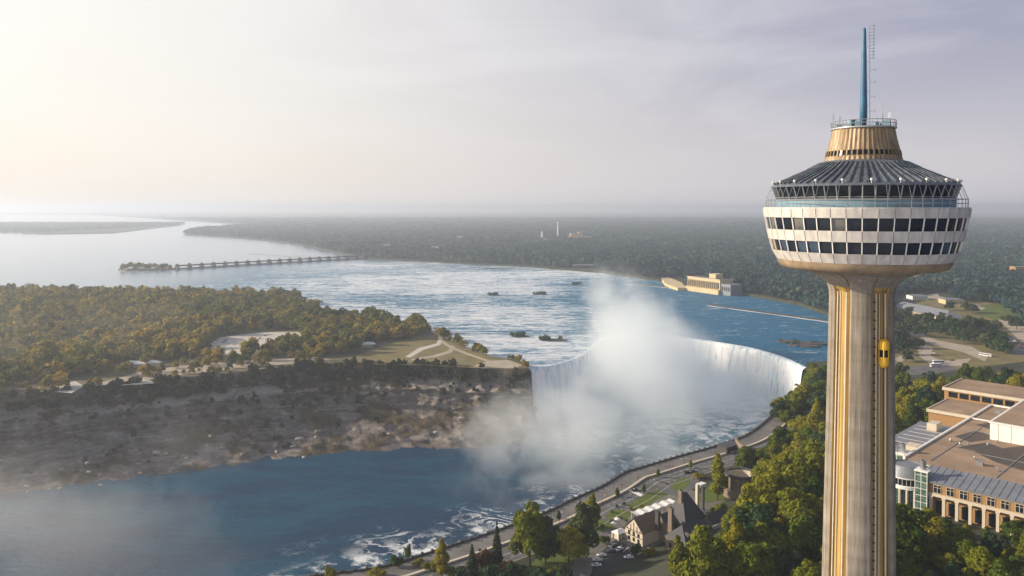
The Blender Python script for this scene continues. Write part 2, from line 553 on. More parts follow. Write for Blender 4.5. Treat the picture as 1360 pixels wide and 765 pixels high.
def water_surface(t, c, foam, bmp, cap):
    """choppy water: body colour with a mirror share limited by the steepness of the waves"""
    d = t.n('ShaderNodeBsdfDiffuse', {'Color': c, 'Normal': bmp})
    g = t.n('ShaderNodeBsdfGlossy', {'Color': (1, 1, 1), 'Roughness': 0.2, 'Normal': bmp})
    fr = t.n('ShaderNodeFresnel', {'IOR': 1.33, 'Normal': bmp})
    k = t.math('MULTIPLY', t.math('MINIMUM', fr, cap), t.math('SUBTRACT', 1.0, t.math('MULTIPLY', foam, 0.9)))
    return t.n('ShaderNodeMixShader', {0: k, 1: d, 2: g})


def upper_river_mat():
    m = bpy.data.materials.new('upper river water'); m.use_nodes = True
    t = NT(m.node_tree)
    p = t.geo()
    x, y, z = t.xyz(p)
    n1 = t.noise(t.vmath('MULTIPLY', p, (0.008, 0.030, 1)), 1.0, 12, 0.74, 2.0)
    n2 = t.noise(t.vmath('MULTIPLY', p, (0.05, 0.085, 1)), 1.0, 10, 0.78, 1.6)
    big = t.noise(t.vmath('MULTIPLY', p, (0.0016, 0.004, 1)), 1.0, 3, 0.5)
    n = t.math('ADD', t.math('MULTIPLY', n1, 0.5), t.math('MULTIPLY', n2, 0.5))
    far = t.ramp(y, 2150, 2750, 1.0, 0.0)
    left = t.ramp(x, -900, -300, 0.15, 1.0)
    rx = t.math('MULTIPLY', t.ramp(x, 30, 200), t.ramp(y, 1650, 2000, 1.0, 0.0))
    deep = t.math('SUBTRACT', 1.0, t.math('MULTIPLY', rx, 0.72))
    wild = t.math('MULTIPLY', t.math('MULTIPLY', far, left), deep)
    wild = t.math('MULTIPLY', wild, t.ramp(big, 0.3, 0.55, 0.6, 1.0))
    thr = t.ramp(wild, 0.0, 1.0, 0.60, 0.44, False)
    foam = t.ramp(t.math('SUBTRACT', n, thr), -0.03, 0.09)
    milk = t.mix(t.math('MULTIPLY', wild, 0.5), (0.0003, 0.108, 0.225), (0.09, 0.29, 0.42))
    c = t.mix(foam, milk, (0.74, 0.77, 0.80))
    wave = t.math('ADD', t.noise(t.vmath('MULTIPLY', p, (0.06, 0.16, 1)), 1.0, 6, 0.65), t.math('MULTIPLY', n, 2.0))
    bmp = t.n('ShaderNodeBump', {'Height': wave, 'Strength': t.math('MINIMUM', t.ramp(y, 1500, 2500, 0.9, 0.06), t.ramp(x, -900, -400, 0.10, 0.9)), 'Distance': 3.0})
    b = water_surface(t, c, foam, bmp, t.math('MAXIMUM', t.ramp(y, 1500, 2700, 0.10, 0.95), t.ramp(x, -900, -400, 0.85, 0.10)))
    t.n('ShaderNodeOutputMaterial', {'Surface': b})
    return m


def gorge_river_mat():
    m = bpy.data.materials.new('gorge river water'); m.use_nodes = True
    t = NT(m.node_tree)
    p = t.geo()
    x, y, z = t.xyz(p)
    # distance from the line of the Canadian shore
    d = t.math('ADD', t.math('ADD', t.math('MULTIPLY', x, 0.60), t.math('MULTIPLY', y, -0.80)), 441.0)
    wob = t.noise(p, 0.012, 4, 0.6)
    d2 = t.math('ADD', d, t.math('MULTIPLY', t.math('SUBTRACT', wob, 0.5), 50.0))
    shore = t.ramp(d2, -48, 5)
    vein_n = t.noise(t.vmath('MULTIPLY', p, (0.035, 0.035, 1)), 1.0, 6, 0.6, 1.6)
    vein = t.ramp(t.math('ABSOLUTE', t.math('SUBTRACT', vein_n, 0.5)), 0.0, 0.05, 1.0, 0.0)
    blot = t.ramp(t.noise(p, 0.05, 6, 0.7), 0.5, 0.62)
    # churn below the fall
    dv = t.vmath('SUBTRACT', p, (170, 930, -52))
    dist = t.vmath('LENGTH', t.vmath('MULTIPLY', dv, (0.9, 0.75, 0)), out=1)
    churn = t.ramp(dist, 60, 260, 1.0, 0.0)
    cn = t.noise(t.vmath('MULTIPLY', p, (0.05, 0.05, 1)), 1.0, 8, 0.7, 1.2)
    cf = t.ramp(t.math('ADD', cn, t.math('MULTIPLY', churn, 0.20)), 0.56, 0.76)
    cf = t.math('MULTIPLY', cf, t.ramp(churn, 0.0, 0.25))
    sf = t.math('MULTIPLY', shore, t.math('MAXIMUM', t.math('MULTIPLY', vein, t.ramp(t.noise(p, 0.02, 3), 0.45, 0.6)), t.math('MULTIPLY', blot, t.ramp(d2, -22, 6))))
    foam = t.math('MAXIMUM', cf, sf, clamp=True)
    cur = t.ramp(t.noise(t.vmath('MULTIPLY', p, (0.006, 0.016, 1)), 1.0, 7, 0.6, 1.5), 0.36, 0.66)
    deepc = t.mix(cur, (0.0003, 0.032, 0.082), (0.002, 0.066, 0.125))
    green = t.mix(churn, deepc, (0.004, 0.17, 0.26))
    c = t.mix(foam, green, (0.74, 0.77, 0.78))
    bmp = t.n('ShaderNodeBump', {'Height': t.noise(t.vmath('MULTIPLY', p, (0.13, 0.22, 1)), 1.0, 8, 0.7, 0.6), 'Strength': 0.8, 'Distance': 2.5})
    b = water_surface(t, c, foam, bmp, 0.09)
    t.n('ShaderNodeOutputMaterial', {'Surface': b})
    return m


def fall_mat():
    m = bpy.data.materials.new('falling water'); m.use_nodes = True
    t = NT(m.node_tree)
    p = t.geo()
    n1 = t.noise(t.vmath('MULTIPLY', p, (0.22, 0.22, 0.018)), 1.0, 6, 0.65)
    n2 = t.noise(t.vmath('MULTIPLY', p, (0.9, 0.9, 0.05)), 1.0, 4, 0.6)
    k = t.math('ADD', t.math('MULTIPLY', n1, 0.65), t.math('MULTIPLY', n2, 0.35))
    z = t.xyz(p)[2]
    k2 = t.math('SUBTRACT', k, t.ramp(z, -9, 1, 0.0, 0.055))
    c = t.mix(t.ramp(k2, 0.33, 0.52), (0.32, 0.50, 0.58), (0.88, 0.88, 0.88))
    bmp = t.n('ShaderNodeBump', {'Height': k, 'Strength': 0.6, 'Distance': 2.0})
    d = t.n('ShaderNodeBsdfPrincipled', {'Base Color': c, 'Roughness': 0.6, 'Normal': bmp, 'Specular IOR Level': 0.3})
    t.n('ShaderNodeOutputMaterial', {'Surface': d})
    return m


def mist_mat(name, blobs, dens, color, nscale, lo, hi, aniso=0.2, warp=52.0):
    """blobs: (centre, radii, weight); density falls off inside each ellipsoid, broken by noise"""
    m = bpy.data.materials.new(name); m.use_nodes = True
    t = NT(m.node_tree)
    p = t.geo()
    wv = t.noise(p, 1.0 / 90.0, 3, 0.55, out=1)
    pw = t.vmath('ADD', p, t.vmath('MULTIPLY', t.vmath('SUBTRACT', wv, (0.5, 0.5, 0.5)), (warp,) * 3))
    tot = None
    for c, r, wgt in blobs:
        q = t.vmath('DIVIDE', t.vmath('SUBTRACT', pw, c), r)
        ln = t.vmath('LENGTH', q, out=1)
        k = t.ramp(ln, 0.0, 1.0, wgt, 0.0)
        tot = k if tot is None else t.math('ADD', tot, k)
    n = t.noise(pw, nscale, 6, 0.65, 0.4)
    e = t.math('MULTIPLY', t.math('SUBTRACT', n, 0.5), 3.1)
    f = t.math('MULTIPLY', t.ramp(t.math('ADD', tot, t.math('MULTIPLY', e, t.ramp(tot, 0.0, 0.4))), lo, hi, 0.0, 1.0), t.math('MINIMUM', tot, 1.3))
    vol = t.n('ShaderNodeVolumePrincipled', {'Color': color, 'Density': t.math('MULTIPLY', f, dens), 'Anisotropy': aniso})
    t.n('ShaderNodeOutputMaterial', {'Volume': vol})
    return m


def haze_mat():
    m = bpy.data.materials.new('haze'); m.use_nodes = True
    t = NT(m.node_tree)
    vol = t.n('ShaderNodeVolumePrincipled', {'Color': (0.76, 0.83, 0.94), 'Density': HAZE, 'Anisotropy': 0.38})
    t.n('ShaderNodeOutputMaterial', {'Volume': vol})
    try: m.cycles.homogeneous_volume = True
    except Exception: pass
    return m


HAZE = 0.000125
M['cliff'] = cliff_mat()
M['upper_water'] = upper_river_mat()
M['gorge_water'] = gorge_river_mat()
M['fall'] = fall_mat()
M['haze'] = haze_mat()


# ================================================================== the setting
FAR = 24000.0
rng = np.random.RandomState(11)

# gorge rim on the near bank, from the lower left to the end of the fall
EDGE_PX = [(200, 815), (300, 790), (400, 768), (500, 755), (560, 738), (640, 712), (720, 683), (760, 664), (800, 646), (830, 628), (850, 622), (900, 607),
           (960, 590), (1000, 573), (1040, 538), (1072, 506)]
EDGE = catmull([at(px, py, 5.0) for px, py in EDGE_PX], 6)
EDGE = resample(EDGE, 220)

CREST = catmull([(18, 799), (62, 846), (88, 905), (112, 985), (150, 1040), (188, 1036), (218, 995), (250, 962), (281, 918), (297, 862), (301, 806)], 8)
CREST = resample(CREST, 200)


def inland(x, y):
    d = EDGE - np.array([x, y])
    i = int(np.argmin((d ** 2).sum(1)))
    i = min(max(i, 1), len(EDGE) - 2)
    tv = EDGE[i + 1] - EDGE[i - 1]; tv = tv / np.linalg.norm(tv)
    return float((np.array([x, y]) - EDGE[i]) @ np.array([tv[1], -tv[0]]))


def ground_z(x, y):
    t = inland(x, y)
    return 5.0 + 24.0 * smooth(t, 62, 128) * (1 - smooth(y, 540, 700))


# ---- water
b = MB()
up = [tuple(q) for q in CREST] + [(340, 806), (FAR, 806), (FAR, FAR), (-FAR, FAR), (-FAR, 900), (-1500, 900), (-420, 900), (-60, 862), (4, 812)]
b.sheet(up, 0.0)
struct(b.build('upper_river', M['upper_water']))
b = MB(); b.sheet([(-1800, 100), (460, 100), (460, 1160), (-1800, 1160)], -52.0)
struct(b.build('gorge_river', M['gorge_water']))

# ---- the fall: a curved curtain with folds
nc, nr = 420, 26
cr = resample(CREST, nc)
T = np.gradient(cr, axis=0); T /= np.linalg.norm(T, axis=1)[:, None]
Nn = np.stack([T[:, 1], -T[:, 0]], 1)                    # into the horseshoe
ss = np.arange(nc)
fold = vnoise(np.stack([ss * 0.23, 0 * ss, 0 * ss], 1), 4) - 0.5
fold2 = vnoise(np.stack([ss * 0.05, 0 * ss + 7, 0 * ss], 1), 2) - 0.5
V = np.zeros((nr, nc, 3))
for j in range(nr):
    u = j / (nr - 1)
    z = 0.12 - 53.0 * max(0, (u - 0.06) / 0.94) ** 1.1
    out = -2.5 + 5.0 * min(1, u / 0.12) ** 0.6 + 5.5 * u + 5.0 * fold * min(1, u * 4) + 5.0 * fold2 * min(1, u * 3)
    V[j, :, :2] = cr + Nn * np.reshape(out * np.ones(nc), (-1, 1))
    V[j, :, 2] = z + 0.5 * fold * (1 if u < 0.08 else 0)
idx = np.arange(nr * nc).reshape(nr, nc)
Fq = np.stack([idx[:-1, :-1], idx[1:, :-1], idx[1:, 1:], idx[:-1, 1:]], -1).reshape(-1, 4)
struct(link('waterfall', np_mesh('waterfall', V.reshape(-1, 3), Fq, M['fall'], True)))

# ---- island plateau and its cliff
ISL = 4.0
TOP_PX = [(-420, 566), (-200, 545), (0, 527), (150, 511), (300, 496), (430, 483), (560, 483), (640, 487), (680, 490), (702, 489)]
BASE_PX = [(-420, 722), (-200, 690), (0, 658), (150, 641), (300, 620), (430, 604), (560, 599), (650, 596), (700, 588), (722, 576)]
top = catmull([at(x, y, ISL) for x, y in TOP_PX], 12)
base = catmull([at(x, y, -52.0) for x, y in BASE_PX], 12)
top = resample(top, 90); base = resample(base, 90)
nc, nr = 420, 72
tp = resample(top, nc); bs = resample(base, nc)
cliffw = vnoise(np.stack([np.arange(nc) * 0.045, np.zeros(nc), np.zeros(nc)], 1), 4)
V = np.zeros((nr, nc, 3))
for j in range(nr):
    u = j / (nr - 1)
    z = ISL + 0.3 - (ISL + 53.5) * u
    uc = np.clip(u + (0.14 * (cliffw - 0.5)) * math.sin(math.pi * u), 0, 1)
    h = np.interp(uc, [0, 0.30, 0.32, 0.38, 0.42, 0.66, 0.70, 1.0], [0, 0.02, 0.05, 0.16, 0.18, 0.26, 0.36, 1.0])[:, None]
    V[j, :, :2] = tp * (1 - h) + bs * h
    V[j, :, 2] = z
P_ = V.reshape(-1, 3)
d1 = vnoise(P_ * np.array([0.018, 0.018, 0.03]), 5) - 0.5
d2 = vnoise(P_ * np.array([0.09, 0.09, 0.16]) + 5, 4) - 0.5
d3 = vnoise(np.stack([P_[:, 0] * 0.10, P_[:, 1] * 0.02, P_[:, 2] * 0.012], 1) + 3, 4) - 0.5
ledge = vnoise(np.stack([P_[:, 0] * 0.004, P_[:, 1] * 0.004, P_[:, 2] * 0.22], 1), 3) - 0.5
uu = np.repeat(np.arange(nr) / (nr - 1), nc)
amp = np.minimum(1, uu * 8) * np.minimum(1, (1 - uu) * 12 + 0.3)
P_[:, 1] -= (d1 * 24 + d2 * 12 + d3 * 11 + ledge * 12) * amp
P_[:, 2] += (d2 * 8) * amp
idx = np.arange(nr * nc).reshape(nr, nc)
Fq = np.stack([idx[:-1, :-1], idx[1:, :-1], idx[1:, 1:], idx[:-1, 1:]], -1).reshape(-1, 4)
struct(link('cliff', np_mesh('cliff', P_, Fq, M['cliff'])))
SHORE = [(16, 812), (2, 832), (-22, 850), (-58, 915), (-100, 1010), (-135, 1060), (-255, 1130), (-330, 1250), (-372, 1370), (-520, 1420), (-1400, 1500)]
ISLE = [tuple(q) for q in top] + SHORE
b = MB(); b.prism(ISLE, -1.5, ISL)
struct(b.build('island_ground', M['soil_isle']))

# ---- near bank: flat shelf with a gorge wall, reaching to the horizon on the far side of the upper river
SH = [(497, 411), (700, 355)]
bank_px = [(1110, 421), (1060, 404), (1000, 393), (968, 388), (880, 373), (800, 362), (700, 354), (600, 349), (490, 343.5), (450, 336), (400, 325), (362, 319.5), (300, 314.5), (245, 311.5)]
BANK = [at(x, y, 2.0) for x, y in bank_px]
land = [tuple(q) for q in EDGE] + [(303, 812), (335, 822), (378, 900), (440, 1020), (492, 1140)] + BANK + [at(262, 305, 2), at(330, 300.5, 2), at(330, 298.0, 2), (-9000, FAR * 0.7), (-FAR, FAR * 0.8), (-FAR, FAR), (FAR, FAR), (FAR, 150), (-160, 150)]
b = MB(); b.prism(land, -1.0, 5.0)
struct(b.build('ground', M['soil']))
b = MB()
A0 = resample(EDGE, 200)
rows = 9
V = np.zeros((rows, 200, 3))
for j in range(rows):
    u = j / (rows - 1)
    V[j, :, :2] = offset(A0, -8.0 * u); V[j, :, 2] = 4.9 - 58 * u
P2 = V.reshape(-1, 3)
P2[:, :2] -= (vnoise(P2 * 0.06, 4)[:, None] - 0.5) * 8 * np.minimum(1, np.repeat(np.arange(rows), 200) / 3)[:, None]
idx = np.arange(rows * 200).reshape(rows, 200)
Fq = np.stack([idx[:-1, :-1], idx[:-1, 1:], idx[1:, 1:], idx[1:, :-1]], -1).reshape(-1, 4)
struct(link('gorge_wall', np_mesh('gorge_wall', P2, Fq, M['cliff'])))
# land on the left horizon
b = MB(); b.prism([at(15, 308.5, 2), at(60, 311, 2), at(150, 309.5, 2), at(235, 299.5, 2), at(245, 297, 2), at(60, 296, 2), at(-200, 297, 2), at(-200, 306.5, 2)], -1.0, 6.0)
struct(b.build('far_shore', M['soil']))

# ---- hill behind the road
gx = np.arange(-40, 900, 7.0); gy = np.arange(100, 740, 7.0)
Z = np.array([[ground_z(x, y) for x in gx] for y in gy])
Z = np.where(Z > 5.02, Z, 4.2)
XX, YY = np.meshgrid(gx, gy)
idx = np.arange(XX.size).reshape(XX.shape)
Fq = np.stack([idx[:-1, :-1], idx[:-1, 1:], idx[1:, 1:], idx[1:, :-1]], -1).reshape(-1, 4)
keep = (Z.ravel()[Fq].max(1) > 4.5)
struct(link('hill', np_mesh('hill', np.stack([XX.ravel(), YY.ravel(), Z.ravel()], 1), Fq[keep], M['soil'], True)))

# ---- road along the gorge
GZ = 5.0


N_END = int(np.argmin([abs(pix(q[0], q[1], 5)[0] - 1026) for q in EDGE]))


def lane(name, t0, t1, z, mat, i0=0, i1=None):
    i1 = i1 or N_END
    A = EDGE[i0:i1]
    m = MB(); m.strip(offset(A, t0), offset(A, t1), z, z)
    return struct(m.build(name, mat))


def ground_px(name, pts, mat, z=GZ + 0.012, kind=True):
    m = MB(); m.sheet([at(x, y, z) for x, y in pts], z)
    return struct(m.build(name, mat))


lane('pavement', 0.9, 13.6, GZ + 0.12, M['paving'])
lane('road', 15.0, 31.0, GZ + 0.016, M['asphalt'])
for k, tt in enumerate((19.0, 23.0, 27.0)):                # lane lines
    m = MB()
    A = offset(EDGE, tt)[:N_END]
    A = resample(A, 260)
    for i in range(0, 259, 1 if tt == 23.0 else 3):
        seg = A[i:i + 2]
        B = seg + (seg[1] - seg[0])[[1, 0]] * np.array([1, -1]) / np.linalg.norm(seg[1] - seg[0]) * 0.18
        m.strip(seg, B, GZ + 0.024, GZ + 0.024)
    struct(m.build('road_marking', M['white']))
m = MB(); m.wallstrip(offset(EDGE, 31.0)[:N_END], 0.3, GZ, GZ + 0.14); struct(m.build('kerb', M['pale_paving']))
ground_px('forecourt', [(690, 765), (760, 715), (800, 690), (850, 668), (905, 645), (940, 660), (985, 668), (1010, 690), (990, 720), (930, 745), (890, 765)], M['paving'], GZ + 0.008)
ground_px('driveway', [(873, 650), (905, 637), (930, 634), (925, 645), (912, 656), (905, 662), (890, 657)], M['asphalt'], GZ + 0.02)
ground_px('lawn', [(832, 671), (862, 654), (880, 661), (868, 666), (858, 676), (845, 681)], M['lawn'], GZ + 0.028)
ground_px('lawn', [(865, 653), (873, 650), (888, 657), (880, 660)], M['lawn'], GZ + 0.028)
ground_px('lawn', [(803, 686), (812, 678), (830, 677), (842, 682), (830, 690), (812, 690)], M['lawn'], GZ + 0.028)
ground_px('lawn', [(783, 700), (790, 689), (812, 693), (817, 700), (800, 706), (785, 708)], M['lawn'], GZ + 0.028)
ground_px('lawn', [(891, 645), (900, 637), (914, 633), (917, 642), (905, 652), (896, 652)], M['lawn'], GZ + 0.028)
ground_px('lawn', [(925, 665), (945, 640), (968, 655), (962, 664), (940, 668)], M['lawn'], GZ + 0.028)
ground_px('lawn', [(940, 672), (978, 666), (985, 680), (972, 690), (950, 682)], M['lawn_dry'], GZ + 0.028)
ground_px('lawn', [(690, 765), (720, 735), (775, 705), (785, 712), (770, 735), (750, 765)], M['lawn'], GZ + 0.028)
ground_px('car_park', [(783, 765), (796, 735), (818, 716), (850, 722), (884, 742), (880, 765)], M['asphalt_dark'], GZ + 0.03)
ground_px('crosswalk', [(824, 647), (828, 645), (855, 657), (851, 659.5)], M['white'], GZ + 0.032)
m = MB()
for k in range(7):
    x0, y0 = 797 + k * 3.4, 733 + 0.0 * k
    a, c_ = at(826 + k * 9, 724 + k * 2.6, GZ), at(819 + k * 9, 730 + k * 2.6, GZ)
    a, c_ = np.array(a), np.array(c_); pr = np.array([-(c_ - a)[1], (c_ - a)[0]]); pr = pr / np.linalg.norm(pr) * 0.14
    m.sheet([tuple(a + pr), tuple(c_ + pr), tuple(c_ - pr), tuple(a - pr)], GZ + 0.036)
struct(m.build('bay_marking', M['white']))

# ---- park and roads upstream of the tower
PZ = 5.0
ground_px('park_lawn', [(1188, 415), (1230, 398), (1300, 398), (1380, 420), (1400, 470), (1360, 480), (1280, 490), (1188, 500)], M['lawn_dry'], PZ + 0.008)
ground_px('park_road', [(1240, 398), (1270, 404), (1300, 412), (1330, 428), (1352, 450), (1400, 475), (1400, 440), (1352, 425), (1310, 408), (1280, 400), (1250, 394)], M['path'], PZ + 0.016)
ground_px('park_road', [(1188, 436), (1215, 440), (1245, 452), (1290, 460), (1312, 473), (1308, 480), (1280, 468), (1240, 458), (1213, 447), (1188, 442)], M['path'], PZ + 0.018)
ground_px('park_road', [(1218, 462), (1228, 457), (1240, 462), (1235, 472), (1250, 479), (1290, 476), (1280, 486), (1240, 486), (1222, 474)], M['path'], PZ + 0.02)
ground_px('park_road', [(1186, 488), (1230, 485), (1258, 484), (1275, 490), (1240, 497), (1186, 499)], M['asphalt'], PZ + 0.022)
ground_px('park_road', [(1188, 478), (1202, 466), (1208, 468), (1197, 482)], M['path'], PZ + 0.024)
ground_px('car_park', [(1330, 440), (1352, 450), (1372, 470), (1345, 472), (1338, 455)], M['asphalt'], PZ + 0.026)
ground_px('car_park', [(1218, 393), (1245, 390), (1250, 396), (1225, 398)], M['path'], PZ + 0.02)
ground_px('park_lawn', [(1290, 418), (1318, 405), (1345, 420), (1330, 425)], M['lawn'], PZ + 0.028)
ground_px('park_lawn', [(1297, 407), (1330, 412), (1372, 440), (1372, 425), (1330, 402)], M['lawn'], PZ + 0.03)

ground_px('brink_plaza', [(1076, 500), (1086, 489), (1100, 489), (1104, 500), (1092, 512), (1078, 512)], M['pale_paving'], GZ + 0.015)

# ---- island car park, lawns and paths
ground_px('island_car_park', [(268, 464), (292, 448), (350, 441), (395, 441), (410, 446), (372, 458), (318, 471), (285, 472)], M['pale_paving'], ISL + 0.02)
ground_px('island_lawn', [(470, 474), (505, 460), (545, 450), (575, 446), (640, 470), (676, 484), (640, 489), (560, 485), (500, 484)], M['lawn_dry'], ISL + 0.01)
ground_px('island_path', [(538, 474), (556, 462), (580, 456), (583, 447), (588, 449), (585, 458), (562, 465), (545, 475)], M['pale_paving'], ISL + 0.03)
ground_px('island_path', [(588, 452), (600, 460), (630, 472), (668, 484), (690, 487.5), (672, 489), (640, 478), (600, 464), (586, 455)], M['path'], ISL + 0.03)
ground_px('island_path', [(600, 458), (595, 466), (575, 472), (545, 477), (546, 479), (580, 474), (600, 468), (605, 461)], M['path'], ISL + 0.034)
ground_px('island_path', [(628, 486), (650, 479), (675, 478), (695, 485), (680, 489), (640, 489)], M['path'], ISL + 0.026)
ground_px('island_path', [(120, 512), (200, 490), (320, 478), (420, 474), (440, 478), (330, 488), (220, 500), (150, 512)], M['path'], ISL + 0.02)
ground_px('island_path', [(60, 520), (80, 511), (100, 506), (112, 513), (95, 522)], M['pale_paving'], ISL + 0.02)
ground_px('island_path', [(160, 512), (178, 504), (200, 505), (205, 509)], M['pale_paving'], ISL + 0.024)

ground_px('distant_water', [(716, 292.2), (740, 290.6), (775, 288.8), (828, 288.2), (815, 289.6), (780, 290.6), (745, 292.2)], M['calm_water'], GZ + 0.3)

# ---- air
b = MB(); b.bb(-FAR - 1500, FAR + 1500, -1500, FAR + 1500, -60, 215)
hz = stuff(b.build('haze', M['haze']))
mb = mist_mat('falls mist', [
    ((150, 900, -48), (175, 205, 62), 1.3),
    ((140, 865, -4), (140, 130, 74), 1.0),
    ((185, 950, 0), (95, 105, 62), 0.75),
    ((130, 890, 40), (98, 105, 62), 0.70),
    ((114, 905, 82), (70, 70, 48), 0.55),
    ((235, 850, -56), (140, 125, 40), 1.05),
    ((40, 780, -42), (180, 170, 56), 0.95),
    ((95, 640, -52), (240, 210, 44), 0.66),
], 0.023, (0.94, 0.98, 1.0), 0.028, 0.12, 0.80)
b = MB(); b.bb(-150, 400, 480, 1120, -53, 145)
stuff(b.build('mist', mb), 'white mist rising from the foot of the fall', 'mist')
gm = mist_mat('gorge mist', [
    ((-330, 520, -40), (170, 120, 60), 0.9),
    ((-260, 640, -40), (90, 60, 60), 0.7),
    ((-270, 430, -52), (240, 190, 44), 0.9),
    ((-560, 900, 10), (420, 520, 60), 0.42),
], 0.0035, (0.97, 0.96, 0.94), 0.018, 0.1, 0.8, 0.4)
b = MB(); b.bb(-1000, -151, 250, 1450, -53, 75)
stuff(b.build('mist', gm), 'thin haze drifting along the gorge wall', 'mist')


# ================================================================== observation tower
TX, TY = at(1143.5, 0, 0)[0] * 0 + 60.7, 137.0
PH = math.atan2(-TY, -TX)                      # towards the photograph's viewpoint


def zpx(py):
    return CAM_Z - (py - Y_H) / 7.66


tower = thing('observation_tower', 'tall fluted concrete observation tower with white saucer pod and blue mast', 'tower', (TX, TY, 0))

# shaft: four lobes with recesses between
secs = []
for k in range(4):
    c = PH + k * math.pi / 2
    hw = R(21) if k % 2 == 0 else R(31)
    for q in (-1, -0.82, -0.8, -0.4, 0, 0.4, 0.8, 0.82, 1):
        kf = 0.985 if abs(q) == 0.82 else (1.0 if abs(q) < 0.81 else 0.93)
        secs.append((c + q * hw, kf, 0))
    nxt = PH + (k + 1) * math.pi / 2
    hw2 = R(31) if k % 2 == 0 else R(21)
    a0, a1 = c + hw, nxt - hw2
    for q in (0.02, 0.3, 0.5, 0.7, 0.98):
        secs.append((a0 + (a1 - a0) * q, 0.78 if q in (0.02, 0.98) else 0.87, 1))
zs = [(20, 8.2), (30, 7.1), (60, 6.6), (100, 5.98), (125, 5.58), (140, 5.36), (149.5, 5.22), (150.6, 5.3), (151.4, 5.55), (152.2, 6.1), (152.9, 6.9), (153.5, 8.1), (153.95, 9.6), (154.3, 11.4), (154.42, 11.6)]
ang = np.array([s_[0] for s_ in secs])
V = []; n = len(secs)
for z, r in zs:
    k = smooth(z, 150.4, 152.4)
    for a, f_, rec in secs:
        ff = f_ + (1.0 - f_) * k if rec else f_
        V.append((r * ff * math.cos(a), r * ff * math.sin(a), z))
b = MB(); b.m = []
Fs, Ms = [], []
for i in range(len(zs) - 1):
    for k in range(n):
        k2 = (k + 1) % n
        Fs.append((i * n + k, i * n + k2, (i + 1) * n + k2, (i + 1) * n + k))
        Ms.append(1 if (secs[k][2] or secs[k2][2]) and zs[i][0] < 151.0 else 0)
b.add(V, Fs); b.m = Ms
b.build('shaft', [M['concrete'], M['concrete_sun_gold']], tower)
# rails and service ladders standing in the recesses
for k in range(4):
    c = PH + k * math.pi / 2
    hw = R(21) if k % 2 == 0 else R(31)
    hw2 = R(31) if k % 2 == 0 else R(21)
    a0, a1 = c + hw, c + math.pi / 2 - hw2
    for q, rr, w_ in ((0.2, 0.91, 0.12), (0.40, 0.90, 0.07), (0.78, 0.91, 0.14)):
        a = a0 + (a1 - a0) * q
        b = MB()
        for (za, ra), (zb, rb) in zip(zs[1:6], zs[2:7]):
            b.tube((ra * rr * math.cos(a), ra * rr * math.sin(a), za), (rb * rr * math.cos(a), rb * rr * math.sin(a), zb + 1.0 * (zb > 149)), w_, n=5)
        b.build('guide_rail', M['rail'], tower)
brm = MB().box((0, 0, 0), (0.3, 0.3, 0.16)).mesh('bracket', M['dark_metal'])
for k in (0,):
    c = PH + k * math.pi / 2 + (R(21) if k % 2 == 0 else R(31)) + R(5)
    for z in np.arange(92, 150, 1.5):
        r = np.interp(z, [q[0] for q in zs], [q[1] for q in zs]) * 0.90
        o = link('bracket', brm, tower); o.location = (r * math.cos(c), r * math.sin(c), z); o.rotation_euler = (0, 0, c)

# pod: bands of panels, two rings of windows
NP = 44
PA = [(14.0, 155.95), (14.95, 157.6), (15.45, 159.45), (15.85, 161.25), (16.25, 163.25), (16.45, 164.75)]
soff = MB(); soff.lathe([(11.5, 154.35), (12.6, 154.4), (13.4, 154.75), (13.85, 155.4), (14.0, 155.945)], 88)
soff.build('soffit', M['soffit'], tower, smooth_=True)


def band(r0, z0, r1, z1, depth=0.35):
    m_ = MB()
    for k in range(NP):
        a0 = PH + 2 * math.pi * (k + 0.025) / NP; a1 = PH + 2 * math.pi * (k + 0.975) / NP
        m_.lathe([(r0 - depth, z0 + 0.02), (r0, z0 + 0.02), (r1, z1 - 0.02), (r1 - depth, z1 - 0.02)], 1, a0, a1)
    m_.lathe([(r0 - 0.12, z0 + 0.01), (r1 - 0.12, z1 - 0.01)], NP * 2)
    return m_


for (i0, i1) in ((0, 1), (2, 3), (4, 5)):
    band(*PA[i0], *PA[i1]).build('panel_band', M['pod_white'], tower)
random.seed(4)
wm = {}
for i0 in (1, 3):
    (r0, z0), (r1, z1) = PA[i0], PA[i0 + 1]
    gold = {1: (-9,), 3: ()}[i0]
    for key in ('glass', 'glass_gold', 'glass_blue', 'glass_blind'):
        m_ = MB()
        hw_ = math.pi / NP
        m_.lathe([(r0 - 0.28, z0), (r1 - 0.28, z1)], 1, -hw_ * 0.94, hw_ * 0.94)
        wm[(i0, key)] = m_.mesh('window', M[key])
    mul = MB().tube(((r0 - 0.1) * math.cos(hw_), (r0 - 0.1) * math.sin(hw_), z0 - 0.05), ((r1 - 0.1) * math.cos(hw_), (r1 - 0.1) * math.sin(hw_), z1 + 0.05), 0.10, n=4).mesh('mullion', M['white'])
    for k in range(NP):
        rel = (k + 0.5 + NP / 2) % NP - NP / 2
        key = 'glass_gold' if int(math.floor(rel)) in gold else random.choices(['glass', 'glass_blue', 'glass_blind'], [8, 1.2, 0.6])[0]
        o = link('window', wm[(i0, key)], tower)
        o.rotation_euler = (0, 0, PH + 2 * math.pi * (k + 0.5) / NP)
        link('mullion', mul, o)
        if key == 'glass_gold': o['label'] = 'window with an amber blind'
        if key == 'glass_blind': o['label'] = 'window with a pale blind'
